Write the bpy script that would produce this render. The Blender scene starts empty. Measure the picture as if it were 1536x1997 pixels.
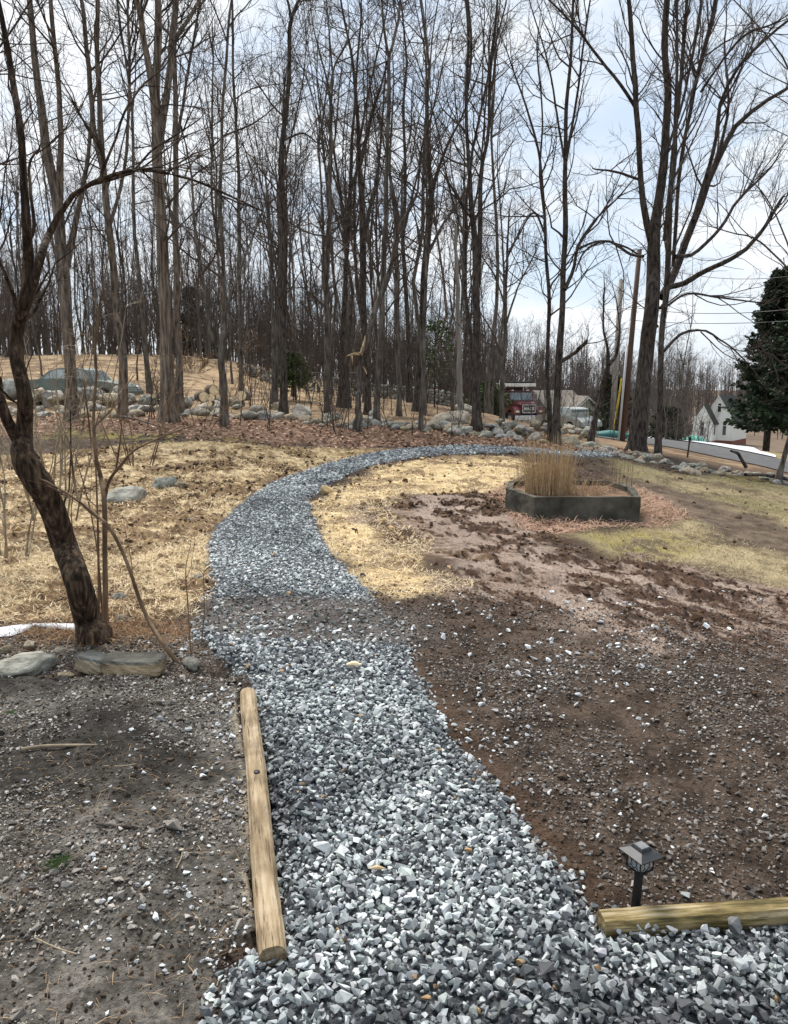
import bpy, bmesh, math, random
import numpy as np
from mathutils import Vector, Matrix

# ------------------------------------------------------------------ camera, world, sun, exposure
SC = bpy.context.scene
COL = SC.collection
CAMH, PITCH, FPX = 2.0, math.radians(10.1), 1442.0
cam_d = bpy.data.cameras.new('camera'); cam = bpy.data.objects.new('camera', cam_d); COL.objects.link(cam)
cam.location = (0, 0, CAMH); cam.rotation_euler = (math.radians(90) - PITCH, 0, 0)
cam_d.sensor_fit = 'VERTICAL'; cam_d.sensor_height = 36.0; cam_d.sensor_width = 36.0
cam_d.lens = 36.0 * FPX / 1997.0
cam_d.clip_start = 0.05; cam_d.clip_end = 3000
SC.camera = cam
SUN_EL, SUN_AZ = math.radians(52), math.radians(-25)      # azimuth from +Y towards +X
w = bpy.data.worlds.new('World'); SC.world = w; w.use_nodes = True
nt = w.node_tree; nt.nodes.clear()
N = nt.nodes.new; L = nt.links.new
out = N('ShaderNodeOutputWorld'); bg = N('ShaderNodeBackground'); bg.inputs[1].default_value = 0.125
sky = N('ShaderNodeTexSky'); sky.sky_type = 'NISHITA'; sky.sun_disc = False
sky.sun_elevation = SUN_EL; sky.sun_rotation = SUN_AZ
sky.air_density = 1.0; sky.dust_density = 1.5; sky.ozone_density = 1.5
tc = N('ShaderNodeTexCoord'); mp = N('ShaderNodeMapping'); mp.inputs['Scale'].default_value = (1.0, 1.0, 2.6)
mp.inputs['Location'].default_value = (0.35, 0.2, 0.1)
n1 = N('ShaderNodeTexNoise'); n1.inputs['Scale'].default_value = 4.2; n1.inputs['Detail'].default_value = 6; n1.inputs['Roughness'].default_value = 0.55
n1.inputs['Distortion'].default_value = 0.35
r1 = N('ShaderNodeValToRGB'); r1.color_ramp.elements[0].position = 0.38; r1.color_ramp.elements[1].position = 0.58
n2 = N('ShaderNodeTexNoise'); n2.inputs['Scale'].default_value = 4.2; n2.inputs['Detail'].default_value = 7
r2 = N('ShaderNodeValToRGB')
r2.color_ramp.elements[0].color = (3.35, 3.65, 4.0, 1); r2.color_ramp.elements[1].color = (4.9, 5.1, 5.3, 1)
r2.color_ramp.elements[0].position = 0.3; r2.color_ramp.elements[1].position = 0.68
mx = N('ShaderNodeMix'); mx.data_type = 'RGBA'
hz = N('ShaderNodeMix'); hz.data_type = 'RGBA'; hz.inputs[0].default_value = 0.8; hz.inputs[7].default_value = (3.0, 3.5, 4.1, 1)
L(tc.outputs['Generated'], mp.inputs[0]); L(mp.outputs[0], n1.inputs[0]); L(mp.outputs[0], n2.inputs[0])
L(n1.outputs[0], r1.inputs[0]); L(n2.outputs[0], r2.inputs[0])
L(sky.outputs[0], hz.inputs[6])
L(r1.outputs[0], mx.inputs[0]); L(hz.outputs[2], mx.inputs[6]); L(r2.outputs[0], mx.inputs[7])
L(mx.outputs[2], bg.inputs[0]); L(bg.outputs[0], out.inputs[0])
sd_ = bpy.data.lights.new('sun', 'SUN'); sd_.energy = 3.8; sd_.angle = math.radians(30); sd_.color = (1.0, 0.95, 0.88)
sun = bpy.data.objects.new('sun', sd_); COL.objects.link(sun)
sv = Vector((math.sin(SUN_AZ) * math.cos(SUN_EL), math.cos(SUN_AZ) * math.cos(SUN_EL), math.sin(SUN_EL)))
sun.rotation_euler = sv.to_track_quat('Z', 'Y').to_euler(); sun.location = sv * 40
SC.view_settings.view_transform = 'Standard'; SC.view_settings.look = 'None'
SC.view_settings.gamma = 1; SC.view_settings.exposure = 0.86
SC.render.engine = 'CYCLES'
SC.cycles.max_bounces = 5; SC.cycles.diffuse_bounces = 2; SC.cycles.glossy_bounces = 2; SC.cycles.transmission_bounces = 4

rng = np.random.default_rng(7)
random.seed(7)

# ------------------------------------------------------------------ pixel of the survey photo -> direction
CA, SA = math.cos(PITCH), math.sin(PITCH)
def ray(px, py):
    a, b = (px - 768.0) / FPX, (998.5 - py) / FPX
    return np.array([a, CA + b * SA, -SA + b * CA])      # per unit camera depth
def at(px, py, Y):
    d = ray(px, py); t = Y / d[1]
    return np.array([0, 0, CAMH]) + d * t
def m_per_px(px, py, Y):
    return Y / ray(px, py)[1] / FPX
def on_z(px, py, z):
    d = ray(px, py); t = (z - CAMH) / d[2]
    return np.array([0, 0, CAMH]) + d * t

# ------------------------------------------------------------------ value noise in numpy
_T = np.random.default_rng(3).random((256, 256))
def vn(x, y):
    xi = np.floor(x).astype(np.int64); yi = np.floor(y).astype(np.int64)
    fx = x - xi; fy = y - yi
    fx = fx * fx * (3 - 2 * fx); fy = fy * fy * (3 - 2 * fy)
    a = _T[xi & 255, yi & 255]; b = _T[(xi + 1) & 255, yi & 255]
    c = _T[xi & 255, (yi + 1) & 255]; d = _T[(xi + 1) & 255, (yi + 1) & 255]
    return (a * (1 - fx) + b * fx) * (1 - fy) + (c * (1 - fx) + d * fx) * fy
def fbm(x, y, sc, oc=4, seed=0.0, rough=0.5):
    s = 0; amp = 1; tot = 0; x = x * sc + 13.7 * seed; y = y * sc + 7.3 * seed
    for k in range(oc):
        s = s + amp * vn(x, y); tot += amp; amp *= rough
        x, y = (x * 0.8 - y * 0.6) * 2.03 + 5.1, (x * 0.6 + y * 0.8) * 2.03 + 1.7
    return s / tot
def sstep(a, b, x):
    t = np.clip((x - a) / (b - a), 0, 1); return t * t * (3 - 2 * t)

# ------------------------------------------------------------------ terrain
CP = []
for x in (-7, -2.5, 0, 2.5, 7):
    for y in (0, 4, 8): CP.append((x, y, 0.0 if x < 5 or y < 4 else -0.06))
CP += [(-5, 12, .03), (0, 12, 0.0), (4, 12, 0.0), (-14, 10, .05), (14, 8, -.3)]
for px, py, Y in [(100, 900, 18), (150, 815, 25), (330, 815, 24.5), (550, 817, 25.5), (700, 832, 26), (900, 834, 26.5), (1060, 852, 27),
                  (1240, 877, 24), (1150, 880, 26), (900, 880, 20.5), (600, 900, 18.2), (1450, 930, 21), (1536, 960, 17), (1300, 930, 17.5),
                  (1500, 1060, 10), (160, 785, 31), (0, 790, 31), (100, 697, 58), (300, 697, 58), (-60, 700, 58), (420, 706, 56), (520, 745, 50), (650, 768, 48),
                  (850, 790, 40), (600, 800, 32), (950, 812, 38), (1020, 832, 60), (1120, 842, 45), (1213, 858, 38), (1400, 893, 30),
                  (1536, 922, 27), (1536, 898, 34), (1400, 868, 42), (1300, 858, 48), (1390, 865, 115), (1500, 885, 55),
                  (1250, 812, 180), (1020, 800, 160), (800, 775, 130), (1600, 940, 28), (400, 770, 38)]:
    p = at(px, py, Y); CP.append(tuple(p))
CP += [(-60, 130, 4.0), (-20, 130, 3.0), (-110, 120, 4.5), (-40, 30, 1.4), (-45, 62, 4.2), (60, 60, -5), (90, 130, -9), (0, 420, -3), (-250, 400, 2), (250, 400, -9), (40, 20, -1.6)]
CP = np.array(CP)
def _uv(x, y):
    y = np.maximum(y, -4.0)
    return np.clip(x / (y + 8), -1.15, 1.15) * 2.2, np.log((np.minimum(y, 500) + 8) / 8)
def _tps(r2): return 0.5 * r2 * np.log(r2 + 1e-12)
_u, _v = _uv(CP[:, 0], CP[:, 1]); _n = len(CP)
_K = _tps((_u[:, None] - _u) ** 2 + (_v[:, None] - _v) ** 2) + np.eye(_n) * 0.002
_P = np.stack([np.ones(_n), _u, _v], 1)
_S = np.linalg.solve(np.block([[_K, _P], [_P.T, np.zeros((3, 3))]]), np.concatenate([CP[:, 2], np.zeros(3)]))
def H0(x, y):
    x = np.asarray(x, float); y = np.asarray(y, float)
    u, v = _uv(x, y); z = _S[_n] + _S[_n + 1] * u + _S[_n + 2] * v
    for k in range(_n):
        z = z + _S[k] * _tps((u - _u[k]) ** 2 + (v - _v[k]) ** 2)
    return np.clip(z, -13, 7)
def ground_at(px, py, ymax=400):
    """where the line of sight through that survey pixel meets the ground"""
    d = ray(px, py); Y = np.exp(np.linspace(math.log(0.9), math.log(ymax), 1500)); t = Y / d[1]
    X = d[0] * t; Z = CAMH + d[2] * t; h = H0(X, Y); k = np.argmax(Z < h)
    if not (Z < h).any(): k = len(Y) - 1
    return np.array([X[k], Y[k], h[k]])
def poly(pts): return np.array([ground_at(a, b)[:2] for a, b in pts])
def sdist(P, x, y):
    """signed distance to a closed polygon, negative inside"""
    x = np.asarray(x, float); y = np.asarray(y, float)
    best = np.full(x.shape, 1e9); ins = np.zeros(x.shape, bool)
    for i in range(len(P)):
        ax, ay = P[i]; bx, by = P[(i + 1) % len(P)]
        ex, ey = bx - ax, by - ay; L2 = ex * ex + ey * ey + 1e-12
        t = np.clip(((x - ax) * ex + (y - ay) * ey) / L2, 0, 1)
        d = (x - ax - t * ex) ** 2 + (y - ay - t * ey) ** 2
        best = np.minimum(best, d)
        c = ((ay > y) != (by > y)) & (x < (bx - ax) * (y - ay) / (by - ay + 1e-12) + ax)
        ins ^= c
    d = np.sqrt(best); return np.where(ins, -d, d)

PATH = poly([(1195, 881), (1100, 882), (1040, 877), (960, 872), (900, 870), (840, 873), (760, 880), (700, 890), (640, 905), (580, 925), (530, 945), (490, 970), (455, 1000),
             (425, 1030), (405, 1062), (410, 1100), (425, 1150), (400, 1190), (385, 1240), (435, 1285), (492, 1325), (505, 1400), (520, 1480), (530, 1560), (550, 1700),
             (566, 1862), (480, 1880), (435, 1930), (405, 2100), (380, 2600), (1700, 2600), (1750, 1795), (1536, 1815), (1160, 1815), (1110, 1730), (1020, 1640), (960, 1550),
             (890, 1470), (840, 1380), (800, 1300), (790, 1240), (740, 1190), (700, 1140), (650, 1090), (625, 1050), (605, 1010), (602, 975),
             (640, 945), (680, 925), (740, 905), (800, 895), (860, 888), (950, 885), (1040, 887), (1100, 890), (1190, 893)])
PAD = poly([(-900, 1330), (330, 1335), (440, 1338), (466, 1350), (470, 1420), (488, 1500), (494, 1600), (496, 1700), (498, 1838), (445, 1850), (425, 1900), (400, 2300), (-900, 2300)])
ISLE = poly([(602, 985), (640, 950), (760, 905), (900, 889), (1030, 891), (1020, 930), (985, 958), (900, 962), (800, 968), (750, 990), (770, 1030), (830, 1060), (862, 1110), (875, 1150), (790, 1170), (720, 1150), (660, 1090), (620, 1040)])
MUD = poly([(735, 985), (800, 968), (900, 963), (990, 972), (1020, 1010), (1090, 1050), (1150, 1085), (1330, 1110), (1700, 1180), (1700, 1290), (1300, 1262), (1100, 1215), (930, 1160), (840, 1090), (770, 1030)])
LAWNL = poly([(-700, 868), (300, 866), (560, 872), (760, 876), (640, 905), (530, 945), (455, 1000), (410, 1060), (420, 1150), (395, 1200), (250, 1215), (100, 1222), (-700, 1230)])
LAWNR = poly([(1190, 895), (1330, 925), (1536, 950), (1900, 980), (1900, 1200), (1536, 1150), (1330, 1105), (1180, 1085), (1080, 1045), (1240, 1025), (1270, 985), (1210, 950)])
TRACK = poly([(1200, 925), (1330, 958), (1536, 1025), (1800, 1120), (1800, 1190), (1536, 1085), (1400, 1040), (1290, 985), (1215, 950)])
MOSS1 = poly([(80, 838), (300, 838), (520, 850), (500, 868), (330, 864), (90, 858)])
MOSS2 = poly([(1130, 1042), (1240, 1030), (1370, 1052), (1400, 1082), (1300, 1085), (1170, 1068)])
MOSS3 = poly([(1380, 927), (1480, 930), (1520, 945), (1450, 950)])
LITTER = poly([(-400, 800), (150, 808), (330, 815), (550, 815), (700, 826), (900, 832), (1060, 850), (1190, 872), (1180, 884), (1040, 873), (900, 867), (700, 872), (480, 862), (200, 838), (-400, 838)])
RED = poly([(800, 1290), (850, 1330), (900, 1400), (970, 1480), (1030, 1560), (1120, 1650), (1200, 1740), (1160, 1780), (1090, 1710), (1000, 1620), (940, 1530), (870, 1450), (820, 1370)])
PLANTL = poly([(960, 960), (1000, 1010), (1080, 1045), (1260, 1030), (1340, 1020), (1300, 985), (1250, 950), (1000, 940)])
BAND = poly([(380, 1178), (560, 1172), (740, 1180), (860, 1210), (850, 1262), (640, 1262), (460, 1248), (380, 1225)])
ROAD_NEAR = [(1120, 846), (1200, 858), (1300, 872), (1400, 893), (1536, 924), (1700, 962)]; ROAD_FAR = [(1130, 840), (1220, 846), (1300, 856), (1400, 869), (1536, 901), (1700, 938)]
ROADP = poly(ROAD_NEAR + ROAD_FAR[::-1])
HOLE = np.array([ground_at(430, 1303)[:2]])[0]

def H(x, y, fine=True):
    x = np.asarray(x, float); y = np.asarray(y, float)
    z = H0(x, y); sh = x.shape; x = x.ravel(); y = y.ravel(); z = z.ravel().copy()
    near = (y < 26) & (y > -3) & (np.abs(x) < 26)
    xs, ys = x[near], y[near]
    if near.any():
        dp = sdist(PATH, xs, ys) + (fbm(xs, ys, 5, 3, 2) - .5) * .10
        z[near] += 0.035 * sstep(0.05, -0.14, dp) + 0.015 * (fbm(xs, ys, 2.3, 3, 5) - .5)
        n2_ = ys < 6.5
        if n2_.any():
            q = np.where(near)[0][n2_]
            dd = sdist(PAD, x[q], y[q]) + (fbm(x[q], y[q], 9, 3, 4) - .5) * .05
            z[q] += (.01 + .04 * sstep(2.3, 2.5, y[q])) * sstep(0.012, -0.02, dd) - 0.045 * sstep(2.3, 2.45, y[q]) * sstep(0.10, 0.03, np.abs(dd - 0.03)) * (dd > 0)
            hh = (x[q] - HOLE[0]) ** 2 + ((y[q] - HOLE[1]) * 1.5) ** 2
            z[q] -= 0.10 * np.exp(-hh / 0.02)
        if fine:
            path = sstep(0.05, -0.1, dp)
            z[near] += (1 - path) * ((fbm(xs, ys, 9, 4, 1, .6) - .5) * .045 + (fbm(xs, ys, 1.6, 3, 8) - .5) * .09)
            m = sstep(.2, -.2, sdist(LAWNL, xs, ys))
            z[near] += m * (np.maximum(fbm(xs, ys, 4.5, 4, 6, .6) - .5, 0) * .22 + (fbm(xs, ys, .7, 3, 9) - .5) * .12)
            m = sstep(.1, -.3, sdist(MUD, xs, ys))
            z[near] += m * np.maximum(fbm(xs, ys * 1.0, 3.5, 4, 12, .65) - .53, 0) * .22
    far = ~near
    z[far] += (fbm(x[far], y[far], .35, 4, 3) - .5) * .35 * sstep(24, 34, np.hypot(x[far], y[far])) * sstep(1.0, 5, sdist(ROADP, x[far], y[far]))
    return z.reshape(sh)
def hz_(x, y): return float(H(np.array([x]), np.array([y]), False)[0])

# ------------------------------------------------------------------ mesh, object, material helpers
def mesh_np(name, V, F, col=None, smooth=False):
    """V n x 3, F m x k (or a list of such arrays); col n x 3 goes into the colour attribute tint"""
    Fs = F if isinstance(F, list) else [F]
    Fs = [f for f in Fs if len(f)]
    me = bpy.data.meshes.new(name)
    me.vertices.add(len(V)); me.vertices.foreach_set('co', np.ascontiguousarray(V, np.float32).ravel())
    loops = np.concatenate([f.ravel() for f in Fs]).astype(np.int32)
    sizes = np.concatenate([np.full(len(f), f.shape[1]) for f in Fs])
    starts = np.concatenate([[0], np.cumsum(sizes)[:-1]]).astype(np.int32)
    me.loops.add(len(loops)); me.loops.foreach_set('vertex_index', loops)
    me.polygons.add(len(sizes)); me.polygons.foreach_set('loop_start', starts)
    me.polygons.foreach_set('use_smooth', np.full(len(sizes), smooth))
    if col is not None:
        a = me.color_attributes.new('tint', 'FLOAT_COLOR', 'POINT')
        c = np.ones((len(V), 4), np.float32); c[:, :3] = col
        a.data.foreach_set('color', c.ravel())
    me.update(calc_edges=True)
    return me
def link(name, me, mat=None, parent=None, loc=None):
    o = bpy.data.objects.new(name, me); COL.objects.link(o)
    if mat is not None and len(me.materials) == 0: me.materials.append(mat)
    if parent is not None: o.parent = parent
    if loc is not None: o.location = loc
    return o
def tag(o, label=None, cat=None, group=None, kind=None):
    if label: o['label'] = label
    if cat: o['category'] = cat
    if group: o['group'] = group
    if kind: o['kind'] = kind
    return o
def thing(name, label, cat, loc=(0, 0, 0), rz=0, group=None):
    o = bpy.data.objects.new(name, None); COL.objects.link(o); o.empty_display_size = .2
    o.location = loc; o.rotation_euler = (0, 0, rz)
    return tag(o, label, cat, group)
def copy_tree(o, parent=None):
    c = o.copy(); COL.objects.link(c)
    if parent is not None: c.parent = parent
    for ch in list(o.children): copy_tree(ch, c)
    return c

def material(name, c1, c2=None, scale=5, stretch=(1, 1, 1), rough=.85, bump=0.0, bscale=None, tint=False, metal=0, c3=None, detail=5, spec=.3, bdist=.02, trans=0, lo=.35, hi=.65):
    m = bpy.data.materials.new(name); m.use_nodes = True; t = m.node_tree; b = t.nodes['Principled BSDF']
    b.inputs['Roughness'].default_value = rough; b.inputs['Metallic'].default_value = metal
    b.inputs['Specular IOR Level'].default_value = spec
    if trans: b.inputs['Transmission Weight'].default_value = trans
    N = t.nodes.new; L = t.links.new
    co = N('ShaderNodeTexCoord'); mp = N('ShaderNodeMapping'); mp.inputs['Scale'].default_value = stretch
    L(co.outputs['Object'], mp.inputs[0])
    src = None
    if c2 is not None:
        n = N('ShaderNodeTexNoise'); n.inputs['Scale'].default_value = scale; n.inputs['Detail'].default_value = detail; n.inputs['Roughness'].default_value = .6
        L(mp.outputs[0], n.inputs[0])
        r = N('ShaderNodeValToRGB'); e = r.color_ramp.elements
        e[0].position = lo; e[0].color = (*c1, 1); e[1].position = hi; e[1].color = (*c2, 1)
        if c3 is not None:
            k = e.new((lo + hi) / 2); k.color = (*c3, 1)
        L(n.outputs[0], r.inputs[0]); src = r.outputs[0]
    if tint:
        a = N('ShaderNodeAttribute'); a.attribute_name = 'tint'
        if src is None: src = a.outputs['Color']
        else:
            x = N('ShaderNodeMix'); x.data_type = 'RGBA'; x.blend_type = 'MULTIPLY'; x.inputs[0].default_value = 1
            L(src, x.inputs[6]); L(a.outputs['Color'], x.inputs[7]); src = x.outputs[2]
    if name == 'stone_grey':                               # stones differ from one to the next
        oi = N('ShaderNodeObjectInfo'); rr = N('ShaderNodeValToRGB'); x = N('ShaderNodeMix'); x.data_type = 'RGBA'; x.blend_type = 'MULTIPLY'; x.inputs[0].default_value = 1
        e = rr.color_ramp.elements; e[0].color = (.95, .98, 1.0, 1); e[0].position = .35; e[1].color = (1.12, .96, .76, 1); e[1].position = 1.0
        L(oi.outputs['Random'], rr.inputs[0]); L(src, x.inputs[6]); L(rr.outputs[0], x.inputs[7]); src = x.outputs[2]
    if src is not None: L(src, b.inputs['Base Color'])
    else: b.inputs['Base Color'].default_value = (*c1, 1)
    if bump:
        n = N('ShaderNodeTexNoise'); n.inputs['Scale'].default_value = bscale or scale; n.inputs['Detail'].default_value = 6; n.inputs['Roughness'].default_value = .65
        L(mp.outputs[0], n.inputs[0]); bp = N('ShaderNodeBump'); bp.inputs['Strength'].default_value = bump; bp.inputs['Distance'].default_value = bdist
        L(n.outputs[0], bp.inputs['Height']); L(bp.outputs[0], b.inputs['Normal'])
    return m

M = {}
M['ground'] = material('ground_soil', (.62, .62, .62), (1.4, 1.4, 1.4), 45, rough=.95, bump=1.0, bscale=75, tint=True, bdist=.03, spec=.15)
M['bark_brown'] = material('bark_brown', (.045, .036, .029), (.25, .205, .165), 11, (1, 1, .16), .95, 1.0, 9, spec=.1, bdist=.05)
M['bark_grey'] = material('bark_grey', (.038, .033, .028), (.19, .165, .14), 11, (1, 1, .18), .95, 1.0, 9, spec=.1, bdist=.04)
M['bark_dark'] = material('bark_dark', (.020, .016, .014), (.12, .10, .084), 14, (1, 1, .25), .95, 1.0, 12, spec=.1, bdist=.03)
M['bark_shag'] = material('bark_shag', (.05, .040, .031), (.33, .27, .21), 9, (1.4, 1.4, .10), .95, 1.0, 8, spec=.1, bdist=.09)
M['twig'] = material('twig', (.045, .036, .031), (.115, .092, .078), 2, rough=.9, spec=.1)
M['twig_tan'] = material('twig_tan', (.16, .125, .085), (.36, .29, .20), 6, rough=.8, spec=.2)
M['twig_far'] = material('twig_far', (.085, .070, .062), (.15, .125, .11), .5, rough=.95, spec=.05)
M['bark_hero'] = material('bark_hero', (.020, .014, .010), (.20, .14, .088), 30, (1, 1, .13), .9, 1.0, 40, spec=.12, bdist=.04, c3=(.07, .046, .031), lo=.36, hi=.68)
M['stone'] = material('stone_grey', (.17, .16, .135), (.46, .435, .375), 2.6, rough=.9, bump=.8, bscale=9, tint=True, bdist=.05, spec=.2)
M['gravel'] = material('gravel_chip', (.85, .85, .85), (1.12, 1.12, 1.12), 60, rough=.72, bump=.25, bscale=120, tint=True, bdist=.004, spec=.35)
M['tint'] = material('dry_litter', (.8, .8, .8), (1.15, 1.15, 1.15), 20, rough=.9, tint=True, spec=.15)
M['timber'] = material('timber_wood', (.19, .145, .095), (.40, .33, .235), 3.2, (12, 1.0, 12), .85, .6, 14, spec=.15, bdist=.006, c3=(.31, .235, .145))
M['timber_old'] = material('timber_mossy', (.07, .06, .026), (.38, .315, .205), 3.2, (12, 1.2, 12), .85, .6, 14, spec=.15, bdist=.006, c3=(.22, .17, .075))
def weathered(m):
    """long cracks and dirt along the grain"""
    t = m.node_tree; b = t.nodes['Principled BSDF']; N = t.nodes.new; L = t.links.new; src = b.inputs['Base Color'].links[0].from_socket
    co = N('ShaderNodeTexCoord'); mp = N('ShaderNodeMapping'); mp.inputs['Scale'].default_value = (26, 1.1, 26); L(co.outputs['Object'], mp.inputs[0])
    n = N('ShaderNodeTexNoise'); n.inputs['Scale'].default_value = 3.6; n.inputs['Detail'].default_value = 8; n.inputs['Roughness'].default_value = .7; L(mp.outputs[0], n.inputs[0])
    r = N('ShaderNodeValToRGB'); e = r.color_ramp.elements; e[0].position = .34; e[0].color = (.16, .13, .10, 1); e[1].position = .46; e[1].color = (1, 1, 1, 1); L(n.outputs[0], r.inputs[0])
    d = N('ShaderNodeTexNoise'); d.inputs['Scale'].default_value = 5; d.inputs['Detail'].default_value = 6; L(co.outputs['Object'], d.inputs[0])
    q = N('ShaderNodeValToRGB'); e = q.color_ramp.elements; e[0].position = .36; e[0].color = (.62, .60, .58, 1); e[1].position = .58; e[1].color = (1, 1, 1, 1); L(d.outputs[0], q.inputs[0])
    for k in (r, q):
        x = N('ShaderNodeMix'); x.data_type = 'RGBA'; x.blend_type = 'MULTIPLY'; x.inputs[0].default_value = 1; L(src, x.inputs[6]); L(k.outputs[0], x.inputs[7]); src = x.outputs[2]
    L(src, b.inputs['Base Color'])
weathered(M['timber']); weathered(M['timber_old'])
M['cutwood'] = material('cut_wood', (.86, .64, .36), (.95, .80, .54), 12, rough=.8)
M['splinter'] = material('splintered_wood', (.45, .33, .18), (.62, .48, .29), 8, (1, 1, .2), .8)
M['black'] = material('black_plastic', (.006, .006, .007), (.012, .012, .013), 30, rough=.55, bump=.1, spec=.25)
M['greyplastic'] = material('grey_plastic', (.11, .115, .12), (.16, .165, .17), 20, rough=.35, spec=.5)
M['lampglass'] = material('lamp_glass', (.42, .45, .46), (.5, .53, .54), 20, rough=.15, spec=.5, trans=.5)
M['concrete'] = material('weathered_concrete', (.040, .038, .030), (.115, .108, .088), 3.5, rough=.95, bump=.5, bscale=25, spec=.15, bdist=.01, c3=(.072, .069, .056))
M['snow'] = material('snow', (.46, .48, .51), (.60, .62, .65), 4, rough=.6, bump=.3, bscale=8, spec=.3)
M['asphalt'] = material('asphalt', (.08, .08, .083), (.12, .12, .123), 3, spec=.1, rough=.97, bump=.2, bscale=60)
M['white'] = material('white_paint', (.68, .67, .60), (.80, .79, .72), 2, (1, 1, 8), .7, .15, 10)
M['roof'] = material('dark_shingle', (.028, .032, .032), (.055, .06, .06), 6, rough=.9)
M['roof_tan'] = material('tan_shingle', (.12, .105, .09), (.18, .16, .138), 4, rough=.9)
M['brick'] = material('brick_base', (.16, .06, .04), (.27, .11, .075), 5, rough=.9)
M['pane'] = material('window_pane', (.02, .025, .028), rough=.1, spec=.6)
M['red'] = material('red_paint', (.065, .007, .010), (.12, .016, .020), 3, rough=.35, spec=.5)
M['chrome'] = material('chrome', (.55, .56, .58), (.7, .71, .72), 5, rough=.25, metal=.8)
M['windshield'] = material('windscreen', (.10, .135, .14), (.22, .27, .28), 1.5, rough=.1, spec=.7)
M['car_glass'] = material('car_glass', (.20, .25, .25), (.42, .48, .48), 1.5, rough=.12, spec=.7)  # pale tone paints a reflection into the side window colour
M['rubber'] = material('rubber', (.015, .015, .015), (.03, .03, .03), 8, rough=.9)
M['lens'] = material('amber_lens', (.55, .22, .05), rough=.3)
M['headlamp'] = material('headlamp_glass', (.7, .7, .66), rough=.15, spec=.6)
M['car_green'] = material('car_paint_green', (.10, .135, .12), (.15, .19, .17), 1, rough=.3, spec=.55, metal=.3)
M['car_silver'] = material('car_paint_silver', (.30, .32, .30), (.38, .40, .38), 1, rough=.35, spec=.5, metal=.3)
M['pole_brown'] = material('pole_brown', (.07, .042, .03), (.125, .08, .058), 6, (1, 1, .1), .9)
M['pole_grey'] = material('pole_grey', (.21, .19, .165), (.33, .30, .265), 6, (1, 1, .1), .9)
M['yellow'] = material('yellow_plastic', (.65, .45, .03), rough=.5)
M['pipe'] = material('pale_pipe', (.48, .50, .52), rough=.4)
M['wire'] = material('cable', (.02, .02, .022), rough=.6)
M['needle'] = material('fir_needles', (.008, .017, .009), (.030, .052, .024), 1.2, rough=.85, tint=True, spec=.2)
M['pineneedle'] = material('pine_needles', (.035, .065, .02), (.09, .13, .04), 1.2, rough=.85, spec=.2)
M['teal'] = material('teal_tarp', (.10, .40, .30), (.18, .55, .43), 2, rough=.6)
M['teal_dark'] = material('dark_teal_paint', (.02, .12, .11), (.03, .17, .15), 2, rough=.5)
M['tan_wall'] = material('tan_siding', (.36, .34, .28), (.44, .42, .35), 3, rough=.8)

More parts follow.
